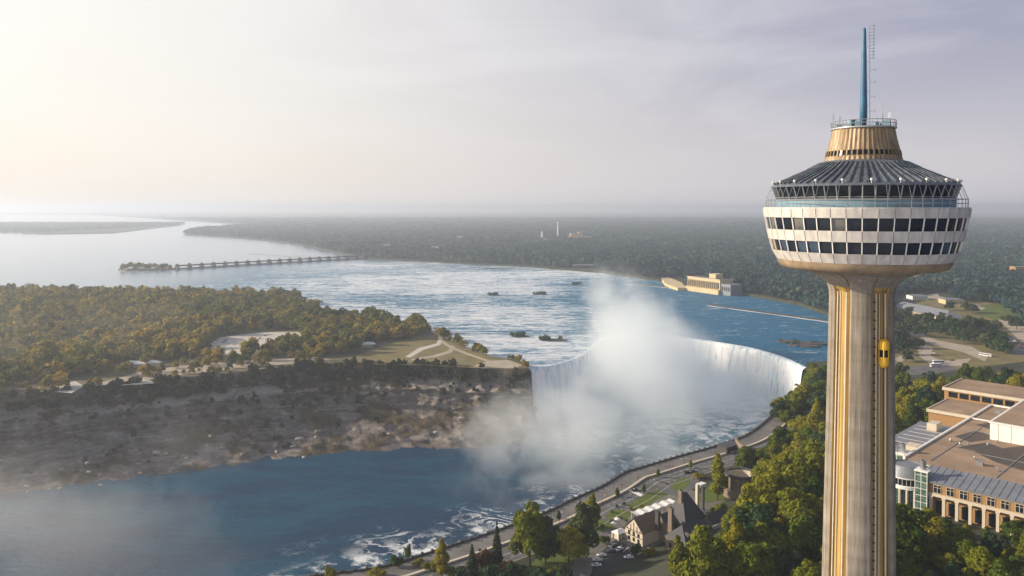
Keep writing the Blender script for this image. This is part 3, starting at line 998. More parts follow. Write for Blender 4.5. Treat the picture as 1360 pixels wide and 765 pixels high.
# gallery deck, inner wall, slanting windows and safety cage
m_ = MB(); m_.lathe([(16.3, 164.72), (16.3, 164.95), (15.7, 164.95), (15.7, 164.6), (13.0, 164.6)], 88); m_.build('gallery_deck', M['pod_white'], tower)
m_ = MB(); m_.lathe([(14.2, 164.62), (14.2, 166.15)], 88); m_.build('gallery_wall', M['gallery_blue'], tower)
m_ = MB(); m_.lathe([(14.15, 166.15), (13.9, 166.65), (14.7, 168.35)], 88); m_.build('gallery_glazing', M['glass'], tower)
m_ = MB()
for k in range(48):
    a = PH + 2 * math.pi * k / 48
    m_.tube((14.05 * math.cos(a), 14.05 * math.sin(a), 166.1), (14.85 * math.cos(a), 14.85 * math.sin(a), 168.4), 0.10, n=4)
for r_, z_ in ((14.05, 166.62), (14.27, 166.15)):
    m_.lathe([(r_, z_ - .09), (r_ + .09, z_), (r_, z_ + .09), (r_ - .09, z_), (r_, z_ - .09)], 88)
m_.build('gallery_mullion', M['cage'], tower)
m_ = MB()
for k in range(56):
    a = PH + 2 * math.pi * k / 56; ca, sa = math.cos(a), math.sin(a)
    m_.tube((15.9 * ca, 15.9 * sa, 164.9), (15.95 * ca, 15.95 * sa, 166.3), 0.04, n=4)
    m_.tube((15.95 * ca, 15.95 * sa, 166.3), (15.0 * ca, 15.0 * sa, 168.55), 0.03, n=4)
for r_, z_ in ((15.92, 165.6), (15.95, 166.3), (15.0, 168.55)):
    m_.lathe([(r_, z_ - .05), (r_ + .05, z_), (r_, z_ + .05), (r_ - .05, z_), (r_, z_ - .05)], 88)
m_.build('safety_cage', M['cage'], tower)
# roof cone with standing seams
m_ = MB()
m_.lathe([(15.0, 168.4), (15.05, 168.6), (14.9, 168.75), (12.0, 170.0), (9.0, 171.4), (6.9, 172.55), (6.35, 172.95)], 88)
for k in range(66):
    a = PH + 2 * math.pi * (k + 0.5) / 66; ca, sa = math.cos(a), math.sin(a)
    w2 = 0.16 + 0.12 * random.random()
    pr = [(14.7, 168.95), (12.0, 170.12), (9.0, 171.52), (6.95, 172.65)]
    for (r0, z0), (r1, z1) in zip(pr[:-1], pr[1:]):
        m_.tube((r0 * ca, r0 * sa, z0), (r1 * ca, r1 * sa, z1), w2, w2 * r1 / r0, 4)
roof = m_.build('roof', M['roof_metal'], tower)
fl = MB(); fl.tube((14.75, 0, 168.7), (14.85, 0, 169.15), 0.06); fl.lathe([(0.02, 169.1), (0.2, 169.2), (0.24, 169.35), (0.14, 169.5), (0.02, 169.55)], 8, c=(14.85, 0))
flm = fl.mesh('floodlight', M['lamp_lens'])
for k in range(22):
    o = link('floodlight', flm, tower); o.rotation_euler = (0, 0, PH + 2 * math.pi * (k + 0.3) / 22)
# crown
m_ = MB()
m_.lathe([(6.35, 172.7), (6.2, 173.3), (6.05, 173.75)], 96, seam=-0.12)
m_.lathe([(5.86, 174.6), (5.35, 176.6), (5.0, 178.4)], 96, seam=-0.12)
m_.lathe([(5.0, 178.4), (4.5, 178.45), (0.05, 178.5)], 48)
m_.build('crown', M['crown_metal'], tower)
m_ = MB(); m_.lathe([(5.9, 173.75), (5.72, 174.6)], 88); m_.build('crown_glazing', M['glass'], tower)
cm = MB().tube((6.02, 0, 173.7), (5.84, 0, 174.65), 0.16, n=4).mesh('crown_mullion', M['crown_metal'])
for k in range(44):
    o = link('crown_mullion', cm, tower); o.rotation_euler = (0, 0, PH + 2 * math.pi * k / 44)
m_ = MB()
m_.lathe([(5.05, 178.3), (5.3, 178.4), (5.3, 178.6), (4.9, 178.62)], 48)
for k in range(40):
    a = 2 * math.pi * k / 40; ca, sa = math.cos(a), math.sin(a)
    m_.tube((5.2 * ca, 5.2 * sa, 178.6), (5.2 * ca, 5.2 * sa, 179.7), 0.05, n=4)
for z_ in (179.15, 179.7):
    m_.lathe([(5.2, z_ - .06), (5.26, z_), (5.2, z_ + .06), (5.14, z_), (5.2, z_ - .06)], 48)
m_.build('parapet_rail', M['cage'], tower)
for k, (a, r_, s_) in enumerate(((0.3, 3.6, 0.9), (1.5, 3.2, 1.0), (2.6, 3.8, 0.8), (3.6, 3.0, 1.2), (4.1, 3.9, 0.9), (4.9, 3.4, 0.7), (5.6, 3.7, 1.1))):
    m_ = MB(); m_.box((r_ * math.cos(a), r_ * math.sin(a), 178.5 + s_ * 0.6), (s_ * 1.2, s_, s_ * 1.2), a, 0.9)
    m_.build('rooftop_unit', M['gallery_blue'], tower)
for k, (a, h_) in enumerate(((PH - 1.2, 1.8), (PH + 0.62, 3.0), (PH + 0.9, 1.6), (PH - 0.8, 1.2), (PH + 2.5, 2.0))):
    m_ = MB(); x_, y_ = 5.1 * math.cos(a), 5.1 * math.sin(a)
    m_.tube((x_, y_, 178.6), (x_, y_, 179.6 + h_), 0.05, 0.02, 4)
    for q in range(3):
        m_.box((x_, y_, 179.4 + h_ * (0.4 + 0.2 * q)), (0.5, 0.05, 0.05), a)
    m_.build('whip_aerial', M['steel'], tower)
# mast and the ladder aerial beside it
m_ = MB(); m_.lathe([(0.62, 178.4), (0.62, 182.0), (0.5, 187.0), (0.40, 192.0), (0.28, 195.6), (0.1, 195.9)], 12, cap=True)
m_.build('mast', M['mast'], tower, smooth_=True)
m_ = MB()
rx, ry = math.sin(-PH - math.pi / 2) * 0 + 0.914, -0.405            # to the right as seen from the water
ox, oy = 1.05 * rx, 1.05 * ry
m_.tube((ox, oy, 178.4), (ox * 0.8, oy * 0.8, 196.0), 0.06, 0.04, 4)
for z_ in (181.5, 184, 186.5, 188.6):
    m_.tube((ox * 0.9, oy * 0.9, z_), (ox + 0.75 * rx, oy + 0.75 * ry, z_), 0.04, n=4)
    m_.tube((ox + 0.75 * rx, oy + 0.75 * ry, z_ - 0.3), (ox + 0.75 * rx, oy + 0.75 * ry, z_ + 0.3), 0.04, n=4)
for z_ in np.arange(190.6, 196.2, 0.55):
    m_.tube((ox * 0.7, oy * 0.7, z_), (ox + 0.5 * rx, oy + 0.5 * ry, z_), 0.05, n=4)
    m_.box((ox + 0.5 * rx, oy + 0.5 * ry, z_), (0.16, 0.16, 0.22))
m_.tube((ox + 0.35 * rx, oy + 0.35 * ry, 190.4), (ox + 0.35 * rx, oy + 0.35 * ry, 196.1), 0.04, n=4)
for z_ in np.arange(180, 195, 2.5):
    m_.tube((0, 0, z_), (ox, oy, z_), 0.035, n=4)
m_.build('aerial', M['steel'], tower)

# lift cab climbing in the right-hand recess
ca_ = PH + R(43)
cab = thing('lift_cab', 'yellow bullet-shaped lift cab riding up the outside of the tower shaft', 'lift cab', (TX + 5.15 * math.cos(ca_), TY + 5.15 * math.sin(ca_), 138.0), ca_)
m_ = MB(); m_.lathe([(0.05, 0), (0.5, 0.12), (0.8, 0.5), (0.85, 1.0), (0.85, 1.9)], 16); m_.lathe([(0.85, 3.1), (0.9, 3.25), (0.92, 3.9), (0.8, 4.5), (0.45, 4.85), (0.05, 4.95)], 16)
for k in range(6):
    a = math.pi / 3 * k + 0.3
    m_.tube((0.83 * math.cos(a), 0.83 * math.sin(a), 1.85), (0.83 * math.cos(a), 0.83 * math.sin(a), 3.15), 0.09, n=4)
m_.build('cab_shell', M['yellow'], cab)
m_ = MB(); m_.lathe([(0.77, 1.85), (0.77, 3.15)], 16); m_.build('cab_window', M['glass'], cab)


# ================================================================== walls along the rim
pw = thing('parapet_wall', 'dark stone parapet wall with piers along the gorge rim promenade', 'wall')
m_ = MB(); m_.wallstrip(EDGE, 0.7, GZ - 0.5, GZ + 0.95); m_.build('wall', M['stone_dark'], pw)
pier = MB(); pier.box((0, 0, 0.8), (1.0, 1.0, 1.75)); pier.box((0, 0, 1.72), (1.15, 1.15, 0.12)); pier.tube((0, 0, 1.7), (0, 0, 1.95), 0.3, 0.1)
piern = pier.mesh('pier', M['stone_dark'])
EA = resample(offset(EDGE[24:], 0.35), 100)
for k in range(99):
    o = link('pier', piern, pw); o.location = (EA[k][0], EA[k][1], GZ - 0.1); o.rotation_euler = (0, 0, math.atan2(*(EA[k + 1] - EA[k])[::-1]))
mw = MB(); mw.wallstrip(offset(EDGE, 13.6)[:N_END], 1.5, GZ, GZ + 0.9)
tag(mw.build('median_wall', M['median']), 'long low pale stone wall between the promenade and the road', 'wall')


# ================================================================== helpers for buildings
def gable(wall, roof, cx, cy_, lx, ly, z0, ze, zr, hip=0.0, over=0.5):
    """block with its ridge along x; hip = how far the ridge stops short of the ends"""
    wall.bb(cx - lx / 2, cx + lx / 2, cy_ - ly / 2, cy_ + ly / 2, z0, ze)
    x0, x1, y0, y1 = cx - lx / 2 - over, cx + lx / 2 + over, cy_ - ly / 2 - over, cy_ + ly / 2 + over
    e = ze + 0.02
    if hip < 0.5:
        wall.add([(cx - lx / 2, cy_ - ly / 2, ze), (cx - lx / 2, cy_ + ly / 2, ze), (cx - lx / 2, cy_, zr - 0.3)], [(0, 2, 1)])
        wall.add([(cx + lx / 2, cy_ - ly / 2, ze), (cx + lx / 2, cy_ + ly / 2, ze), (cx + lx / 2, cy_, zr - 0.3)], [(0, 1, 2)])
        t = 0.3
        roof.add([(x0, y0, e), (x1, y0, e), (x1, cy_, zr), (x0, cy_, zr), (x1, y1, e), (x0, y1, e), (x0, y0, e + t), (x1, y0, e + t), (x1, cy_, zr + t), (x0, cy_, zr + t), (x1, y1, e + t), (x0, y1, e + t)],
                 [(6, 7, 8, 9), (9, 8, 10, 11), (1, 0, 3, 2), (2, 3, 5, 4), (0, 1, 7, 6), (4, 5, 11, 10), (0, 6, 9, 3), (3, 9, 11, 5), (1, 2, 8, 7), (2, 4, 10, 8)])
    else:
        roof.add([(x0, y0, e), (x1, y0, e), (x1, y1, e), (x0, y1, e), (x0 + hip, cy_, zr), (x1 - hip, cy_, zr)],
                 [(0, 1, 5, 4), (2, 3, 4, 5), (1, 2, 5), (3, 0, 4), (3, 2, 1, 0)])


def win_mesh(w, h, mat='glass', axis='y', frame=None):
    m = MB()
    if axis == 'y': m.box((0, 0, 0), (w, 0.12, h))
    else: m.box((0, 0, 0), (0.12, w, h))
    return m.mesh('window', M[mat])


def put(name, me, parent, loc, rz=0.0):
    o = link(name, me, parent); o.location = loc; o.rotation_euler = (0, 0, rz)
    return o


RD = math.atan2(0.62, 0.78)                   # direction of the road

# ================================================================== the stone mansion by the road
hx, hy = at(905, 712, 5.0)
man = thing('stone_mansion', 'rambling stone mansion with steep slate roofs and tall chimneys beside the road', 'house', (hx, hy, 5.0), RD)
# local x along the road (away), local -y inland (towards the near right)
W1, W2, W3 = MB(), MB(), MB()
R1, R2, R3, R4 = MB(), MB(), MB(), MB()
gable(W1, R1, 2, 0, 15, 14, 0, 9, 21, hip=6.4)                # main block with a tall hipped roof
gable(W2, R2, -17, 9, 14, 11, 0, 6, 12)                       # brown tiled wing, gable to the left
gable(W1, R3, -9, -13, 22, 12, 0, 7.5, 13.5, hip=5)           # long wing with dormers
gable(W1, R4, 13, -10, 12, 10, 0, 6, 12)                      # right wing
gable(W1, R4, -6, 3, 12, 9, 0, 8, 12.5)
gable(W1, R3, 12, 6, 12, 9, 0, 5, 9.5, hip=3)
W1.build('stone_wall', M['stone'], man)
W2.build('rendered_wall', M['cast_stone'], man)
R1.build('main_roof', M['slate'], man); R2.build('wing_roof', M['tile'], man)
r3 = R3.build('dormer_roof', M['slate'], man); R4.build('side_roof', M['slate'], man)
tb = MB()                                                      # half-timbering on the gable
for q in (-4, -2, 0, 2, 4):
    tb.box((-24.08, 9 + q, 7.2 - abs(q) * 0.2), (0.16, 0.28, 5.2 - abs(q) * 1.0))
tb.box((-24.08, 9, 6.0), (0.17, 10.6, 0.3)); tb.box((-24.08, 9, 3.4), (0.17, 10.6, 0.3))
tb.build('half_timbering', M['bark'], man)
dm = MB(); dm.box((0, 0, 0.9), (1.5, 2.2, 1.8)); dm.add([(-1, -1.3, 1.8), (1, -1.3, 1.8), (1, 1.3, 1.8), (-1, 1.3, 1.8), (0, -1.3, 2.9), (0, 1.3, 2.9)], [(0, 1, 4), (2, 3, 5), (1, 2, 5, 4), (3, 0, 4, 5), (3, 2, 1, 0)])
dmm = dm.mesh('dormer', M['stone_dark']); wdm = win_mesh(0.9, 1.1, 'glass')
for k in range(5):
    d_ = put('dormer', dmm, man, (-16.5 + k * 3.6, -17.0, 8.6)); put('window', wdm, d_, (0, -1.16, 1.0))
wm1 = win_mesh(1.3, 2.0)
for k in range(7):
    put('window', wm1, man, (-18.5 + k * 3.1, -19.05, 4.6)); put('window', wm1, man, (-18.5 + k * 3.1, -19.05, 1.7))
wm2 = win_mesh(1.2, 1.9, axis='x')
for q in (6, 9, 12):
    put('window', wm2, man, (-24.1, q, 4.4)); put('window', wm2, man, (-24.1, q, 1.8))
for q in (-16.5, -13, -10):
    put('window', wm2, man, (-20.06, q, 4.4))
for q in (8.5, 11, 13.5, 16):
    put('window', wm1, man, (q, -15.06, 3.6))
for q, w_ in ((7.4, 1.2), (10.5, 1.2), (13, 1.6), (15.6, 1.2)): pass


def chimney(x, y, z0, z1, s_=1.5, mat='stone'):
    m = MB(); m.box((x, y, (z0 + z1) / 2), (s_, s_ * 1.25, z1 - z0), 0, 0.92); m.box((x, y, z1 + 0.1), (s_ * 1.12, s_ * 1.35, 0.35))
    c = m.build('chimney', M[mat], man)
    p = MB(); p.tube((x - s_ * 0.22, y, z1 + 0.2), (x - s_ * 0.22, y, z1 + 1.1), 0.25); p.tube((x + s_ * 0.22, y, z1 + 0.2), (x + s_ * 0.22, y, z1 + 0.95), 0.25)
    p.build('chimney_pot', M['stone_dark'], c)


chimney(-12, -3.5, 5, 17.5, 1.9); chimney(-14.5, 2.5, 6, 14.5, 1.7, 'stone_dark'); chimney(-1.2, -0.5, 10, 22.5, 1.7); chimney(8.5, 7, 6, 13, 1.3)
gb = MB(); gb.box((8, -15.3, 6.9), (8, 0.3, 3.6)); gb.build('gable_board', M['white'], man)
# white scalloped terrace canopy on the road side
cn = thing('terrace_canopy', 'long white scalloped terrace canopy between the mansion and its lawn', 'canopy', (*at(868, 684, 5.0), 5.0), RD)
m_ = MB()
nx = 34
for k in range(nx):
    x0, x1 = -15 + 30 * k / nx, -15 + 30 * (k + 1) / nx
    zc = 4.4 + 0.3 * math.cos(k * 0.9)
    zn = 4.4 + 0.3 * math.cos((k + 1) * 0.9)
    m_.add([(x0, -2.4, zc - .4), (x1, -2.4, zn - .4), (x1, 2.4, zn), (x0, 2.4, zc), (x0, -2.4, zc - .6), (x1, -2.4, zn - .6), (x1, 2.4, zn - .2), (x0, 2.4, zc - .2)],
           [(0, 1, 2, 3), (7, 6, 5, 4), (0, 4, 5, 1), (2, 6, 7, 3)])
m_.build('canopy_roof', M['white'], cn)
ps = MB().tube((0, 0, 0), (0, 0, 4.2), 0.14).mesh('post', M['white'])
for k in range(7):
    put('post', ps, cn, (-14.5 + k * 4.8, 2.0, 0)); put('post', ps, cn, (-14.5 + k * 4.8, -2.0, 0))
# little porch beside the car park
po = thing('porch', 'small white porch with arched openings next to the car park', 'porch', (*at(823, 714, 5.0), 5.0), RD)
m_ = MB(); m_.bb(-3.2, 3.2, -2.2, 2.2, 2.7, 3.1); m_.add([(-3.5, -2.5, 3.1), (3.5, -2.5, 3.1), (3.5, 2.5, 3.1), (-3.5, 2.5, 3.1), (-1.5, 0, 4.3), (1.5, 0, 4.3)], [(0, 1, 5, 4), (2, 3, 4, 5), (1, 2, 5), (3, 0, 4), (3, 2, 1, 0)])
m_.build('roof', M['white'], po)
ps = MB().box((0, 0, 1.35), (0.4, 0.4, 2.7)).mesh('column', M['white'])
for x in (-3, -1, 1, 3):
    put('column', ps, po, (x, -2, 0)); put('column', ps, po, (x, 2, 0))
m_ = MB(); m_.bb(-2.6, 2.6, -1.2, 1.6, 0, 2.65); m_.build('wall', M['cast_stone'], po)
# parasols of the terrace
pa = thing('parasol', 'pale parasol open on the terrace by the brown tiled wing', 'parasol', (*at(815, 701, 5), 5.0))
m_ = MB(); m_.lathe([(1.7, 2.2), (1.72, 2.3), (0.9, 2.75), (0.03, 3.1)], 8); m_.build('canopy', M['white'], pa)
m_ = MB(); m_.tube((0, 0, 0), (0, 0, 3.1), 0.04); m_.tube((0, 0, 0), (0, 0, 0.12), 0.4, 0.35, 10); m_.build('pole', M['rail'], pa)
dup(pa, (*at(820, 695, 5), 5.0), 0.3, label='pale parasol open on the terrace nearer to the road, by the lawn')

# ================================================================== open round stone tank and the concrete gateway
sx_, sy_ = at(984, 657, 5.0)
tk = thing('stone_tank', 'open-topped round stone tank with buttresses at the edge of the wood', 'tank', (sx_, sy_, 5.0), PH)
m_ = MB(); m_.lathe([(10.2, 0), (10.2, 4.2), (9.3, 4.6), (8.4, 4.7), (8.4, 11.0), (8.9, 11.3)], 40); m_.build('outer_wall', M['stone'], tk)
m_ = MB(); m_.lathe([(8.9, 11.3), (9.3, 11.6), (9.3, 12.6), (7.7, 12.6), (7.7, 11.6)], 40); m_.build('rim', M['stone_dark'], tk)
m_ = MB(); m_.lathe([(7.7, 11.7), (7.7, 4.0), (0.02, 4.0)], 40); m_.build('lining', M['cast_stone'], tk)
bm_ = MB(); bm_.box((8.9, 0, 7.6), (1.3, 1.2, 7.2), 0, 0.8); bm_ = bm_.mesh('buttress', M['stone'])
for k in range(14):
    put('buttress', bm_, tk, (0, 0, 0), k * 2 * math.pi / 14)
bw = MB(); pts = [(9.0 * math.cos(a), 9.0 * math.sin(a)) for a in np.linspace(R(60), R(130), 9)]
arc = MB()
A_ = np.array([at(1003, 618, 5), at(994, 612, 5), at(986, 606, 5), at(979, 600, 5), at(976, 594, 5)])
arc.wallstrip(catmull(A_, 5), 1.2, 4.6, 12.0)
tag(arc.build('ramp_wall', M['stone']), 'curved tan stone ramp wall rising behind the round tank', 'wall')
lb = thing('ticket_lodge', 'dark flat-roofed lodge beside the road behind the round tank', 'lodge', (*at(968, 599, 5), 5.0), RD)
m_ = MB(); m_.bb(-7, 7, -3.6, 3.6, 0, 4.2); m_.build('wall', M['stone_dark'], lb)
m_ = MB(); m_.bb(-7.8, 7.8, -4.4, 4.4, 4.2, 4.7); m_.build('roof', M['slate'], lb)
ww = win_mesh(1.6, 2.2)
for x in (-6, -3, 0, 3, 6): put('window', ww, lb, (x, -3.67, 2.2))
gt = thing('concrete_gateway', 'tall pale concrete frame standing between the mansion and the tank', 'gateway', (*at(926, 680, 5.0), 5.0), RD)
m_ = MB(); m_.bb(-0.8, 0.8, -0.7, 0.7, 0, 14.5); m_.build('pillar', M['cast_stone'], gt)
m_ = MB(); m_.bb(0.82, 5.5, -1.6, 1.6, 12.9, 14.5); m_.build('beam', M['white'], gt)
m_ = MB(); m_.bb(4.1, 5.3, -0.6, 0.6, 0, 12.88); m_.build('rear_pillar', M['stone_dark'], gt)

# ================================================================== convention centre on the hill
CG = 28.0
cc = thing('convention_centre', 'large convention centre with flat tan roof, rounded corner and brick colonnade', 'building', (172.0, 360.0, 0), math.atan2(-0.715, 0.70))
m_ = MB(); m_.bb(9, 95, 14.1, 157, CG, 46.6); m_.bb(2, 9, 24, 157, CG, 46.6); m_.build('main_wall', M['cast_stone'], cc)
m_ = MB(); m_.sheet([(9, 14), (95, 14), (95, 157), (2, 157), (2, 16)], 46.75)
rf = m_.build('flat_roof', M['gravel_roof'], cc)
m_ = MB(); m_.bb(1.4, 2.4, 16, 157.5, 46.2, 47.5); m_.bb(2.4, 95, 156.6, 157.6, 46.2, 47.5); m_.bb(2.4, 24, 116, 116.8, 46.6, 47.3); m_.build('coping', M['white'], cc)
m_ = MB(); m_.add([(14, -0.9, 43.9), (95, -0.9, 43.9), (95, 14.2, 46.9), (14, 14.2, 46.9), (14, -0.9, 43.5), (95, -0.9, 43.5), (95, 14.2, 46.5), (14, 14.2, 46.5)], [(0, 1, 2, 3), (7, 6, 5, 4), (4, 5, 1, 0), (0, 3, 7, 4)])
for k in range(27):
    x = 15 + k * 3
    m_.add([(x, -0.9, 43.95), (x + .12, -0.9, 43.95), (x + .12, 14.2, 46.95), (x, 14.2, 46.95), (x + .06, -0.9, 44.07), (x + .06, 14.2, 47.07)], [(0, 4, 5, 3), (4, 1, 2, 5)])
m_.build('sloped_roof', M['zinc'], cc)
# cast-shadow shapes on the roof, painted in as dark sheets
m_ = MB(); m_.sheet([(14, 52), (28, 52), (31, 66), (22, 72)], 46.765); m_.build('roof_shadow', M['bitumen_and_shadow'], cc)
m_ = MB(); m_.sheet([(7, 72), (16, 66), (24, 84), (12, 92)], 46.765); m_.build('roof_shadow', M['bitumen_and_shadow'], cc)
m_ = MB(); m_.sheet([(8, 104), (18, 98), (26, 112), (12, 114)], 46.765); m_.build('roof_shadow', M['bitumen_and_shadow'], cc)
m_ = MB(); m_.sheet([(22, 50), (34, 40), (52, 33), (80, 30), (92, 40), (90, 60), (60, 76), (36, 78)], 46.77); m_.build('roof_shadow', M['bitumen_and_shadow'], cc)
# facade: brick band with windows over a colonnade
m_ = MB(); m_.bb(14, 95, 0, 14, 38.6, 43.6); m_.build('brick_band', M['brick'], cc)
m_ = MB(); m_.bb(14, 95, 3.0, 14, CG - 1, 38.55); m_.build('recessed_wall', M['brick'], cc)
m_ = MB(); m_.bb(13.8, 95.2, -0.35, 0.4, 37.6, 38.9); m_.bb(13.8, 95.2, -0.25, 0.3, 43.0, 43.5); m_.build('stone_band', M['cast_stone'], cc)
wf = MB(); wf.box((0, 0, 0), (2.9, 0.16, 3.4)); wf = wf.mesh('window', M['glass'])
fr = MB()
for x in (-1.5, 0, 1.5): fr.box((x, -0.05, 0), (0.16, 0.2, 3.5))
for z in (-1.75, 0.6, 1.75): fr.box((0, -0.05, z), (3.1, 0.19, 0.16))
fr = fr.mesh('frame', M['cast_stone'])
pr = MB(); pr.bb(-0.6, 0.6, -0.3, 0.9, CG - 1, 37.6); pr.bb(-0.8, 0.8, -0.5, 1.1, 36.9, 37.59); pr = pr.mesh('pier', M['cast_stone'])
gl = MB(); gl.box((0, 0, 0), (3.0, 0.16, 5.5)); gl = gl.mesh('ground_window', M['glass'])
for k in range(15):
    x = 21.5 + k * 5.2
    o = put('window', wf, cc, (x, -0.1, 41.0)); put('frame', fr, o, (0, 0, 0))
    put('pier', pr, cc, (x - 2.6, 0, 0))
    put('ground_window', gl, cc, (x, 2.9, 32.2))
# rounded corner
dc = (6, 8)
m_ = MB(); m_.lathe([(8.0, CG - 1), (8.0, 38.0)], 40, c=dc); m_.build('drum_wall', M['glass_green'], cc)
m_ = MB(); m_.lathe([(8.6, 37.2), (8.9, 37.4), (8.9, 38.8), (8.2, 39.0)], 48, c=dc); m_.lathe([(8.5, 41.9), (8.8, 42.0), (8.8, 42.5), (8.2, 42.6)], 48, c=dc); m_.build('drum_band', M['white'], cc)
m_ = MB(); m_.lathe([(8.3, 38.9), (8.3, 42.0)], 48, c=dc); m_.build('drum_glazing', M['glass'], cc)
m_ = MB(); m_.lathe([(8.7, 42.5), (7.6, 44.6), (6.6, 46.3), (6.2, 46.9), (5.8, 47.0), (5.8, 46.3)], 40, c=dc); m_.lathe([(5.8, 46.5), (0.02, 46.5)], 40, c=dc); m_.build('drum_roof', M['zinc'], cc)
cl = MB(); cl.tube((8.6, 0, CG - 1), (8.6, 0, 37.3), 0.55, n=8); cl = cl.mesh('drum_pier', M['cast_stone'])
ml = MB(); ml.box((8.35, 0, 40.45), (0.14, 0.14, 3.0)); ml = ml.mesh('drum_mullion', M['white'])
for k in range(12):
    put('drum_pier', cl, cc, (*dc, 0), R(150) + k * R(20))
for k in range(30):
    put('drum_mullion', ml, cc, (*dc, 0), k * R(12))


def glass_tower(x, y, s_, z1, stacks):
    m = MB(); m.bb(x - s_ / 2, x + s_ / 2, y - s_ / 2, y + s_ / 2, CG - 1, z1); o = m.build('stair_tower', M['glass_green'], cc)
    f = MB()
    for px_ in (-1, 0, 1):
        for py_ in (-1, 0, 1):
            if abs(px_) + abs(py_) == 0: continue
            f.box((x + px_ * s_ / 2, y + py_ * s_ / 2, (CG + z1) / 2), (0.22, 0.22, z1 - CG + 0.6))
    for z in np.arange(CG + 3, z1, 3.0):
        f.bb(x - s_ / 2 - .06, x + s_ / 2 + .06, y - s_ / 2 - .06, y + s_ / 2 + .06, z - 0.09, z + 0.09)
    f.bb(x - s_ / 2 - .4, x + s_ / 2 + .4, y - s_ / 2 - .4, y + s_ / 2 + .4, z1 - 0.1, z1 + 0.45)
    f.build('stair_frame', M['white'], o)
    for sx, sy, r_ in stacks:
        q = MB(); q.tube((x + sx, y + sy, z1 + 0.4), (x + sx, y + sy, z1 + 4.0), r_, n=14); q.lathe([(r_, z1 + 4.0), (r_ + .2, z1 + 4.1), (r_ + .2, z1 + 4.5), (r_ - .2, z1 + 4.6)], 14, c=(x + sx, y + sy))
        q.build('exhaust_stack', M['steel'], cc)


glass_tower(15.2, 1.0, 5.0, 47.6, ((0, 0, 1.2),))
glass_tower(-3.2, 24.0, 6.0, 46.5, ((-1.6, 0, 1.15), (1.6, 0.5, 1.15)))
# left wing, penthouse, rear block, dome
m_ = MB(); m_.bb(-22, 1.3, 34, 112, CG - 2, 40.2); m_.build('left_wing', M['brick'], cc)
m_ = MB(); m_.bb(-22.6, 1.35, 33.4, 112.6, 40.2, 41.0); m_.build('left_wing_roof', M['zinc'], cc)
m_ = MB()
for k in range(9): m_.bb(-20 + 0, -1, 38 + k * 8, 38.35 + k * 8, 41.0, 41.15)
m_.bb(-14, -9, 96, 104, 41, 45); m_.bb(-10, -4, 50, 58, 41.0, 43.2); m_.build('left_wing_plant', M['cast_stone'], cc)
wv = MB(); wv.box((0, 0, 0), (0.14, 3.6, 2.2)); wv = wv.mesh('wing_window', M['glass'])
for k in range(9): put('wing_window', wv, cc, (-22.05, 39 + k * 8, 36.5))
wv = MB(); wv.box((0, 0, 0), (3.0, 0.14, 2.2)); wv = wv.mesh('wing_window', M['glass'])
for k in range(4): put('wing_window', wv, cc, (-19 + k * 5, 33.95, 36.5))
m_ = MB(); m_.bb(21.4, 95, 79, 150, 46.7, 55.3); m_.build('penthouse_wall', M['white'], cc)
m_ = MB()
for k in range(12): m_.bb(21.3, 21.5, 82 + k * 5.6, 82.25 + k * 5.6, 46.8, 55.2); m_.bb(25 + k * 5.6, 25.25 + k * 5.6, 78.9, 79.1, 46.8, 55.2)
m_.build('penthouse_joint', M['cast_stone'], cc)
m_ = MB(); m_.bb(20.9, 95.5, 78.5, 150.5, 55.3, 55.9); m_.build('penthouse_coping', M['white'], cc)
m_ = MB(); m_.bb(22, 95, 80, 149.5, 55.9, 55.95); m_.build('penthouse_roof', M['gravel_roof'], cc)
m_ = MB(); m_.bb(-27, 70, 168, 205, CG - 8, 50.2); m_.bb(-24, 1.2, 130, 167.9, CG - 8, 43.8); m_.build('rear_block', M['brick'], cc)
m_ = MB(); m_.bb(-27.6, 70, 167.4, 205.5, 50.2, 50.9); m_.bb(-24.5, 1.3, 129.4, 167.3, 43.8, 44.6); m_.build('rear_roof', M['gravel_roof'], cc)
m_ = MB(); m_.bb(-28, -27.4, 167, 206, 49.6, 51.4); m_.bb(-27.4, 70, 167, 167.6, 49.6, 51.4); m_.bb(-24.9, -24.3, 129, 167.2, 43.2, 45.0); m_.bb(-24.3, 1, 129.1, 129.7, 43.2, 45.0); m_.build('rear_coping', M['cast_stone'], cc)
wv = MB(); wv.box((0, 0, 0), (5.0, 0.16, 3.2)); wv = wv.mesh('rear_window', M['glass'])
wl = MB(); wl.box((0, 0, 0), (0.16, 4.0, 2.4)); wl = wl.mesh('rear_window', M['glass'])
for k in range(9): put('rear_window', wv, cc, (-22 + k * 6.2, 167.9, 47.2))
for k in range(5):
    for z in (33, 38.5, 46): put('rear_window', wl, cc, (-27.06, 172 + k * 7, z))
for k in range(4):
    for z in (33, 39): put('rear_window', wl, cc, (-24.06, 135 + k * 8.5, z))
m_ = MB(); m_.lathe([(10, 50.9), (9.6, 53), (8, 55.6), (5, 57.4), (0.05, 58.2)], 28, c=(36, 190)); m_.build('glass_dome', M['steel'], cc, smooth_=True)
for k, (x, y, a, h_) in enumerate(((30, 30, 3, 1.6), (55, 22, 4, 1.4), (10, 140, 3, 1.5), (15, 126, 2.4, 1.2), (40, 100, 5, 1.5))):
    m_ = MB(); z_ = 46.76 if y < 79 or x < 21 else 55.95
    m_.bb(x - a / 2, x + a / 2, y - a / 3, y + a / 3, z_, z_ + h_); m_.bb(x - a / 2 - .1, x + a / 2 + .1, y - a / 3 - .1, y + a / 3 + .1, z_ + h_, z_ + h_ + 0.15)
    m_.build('roof_unit', M['steel'], cc)

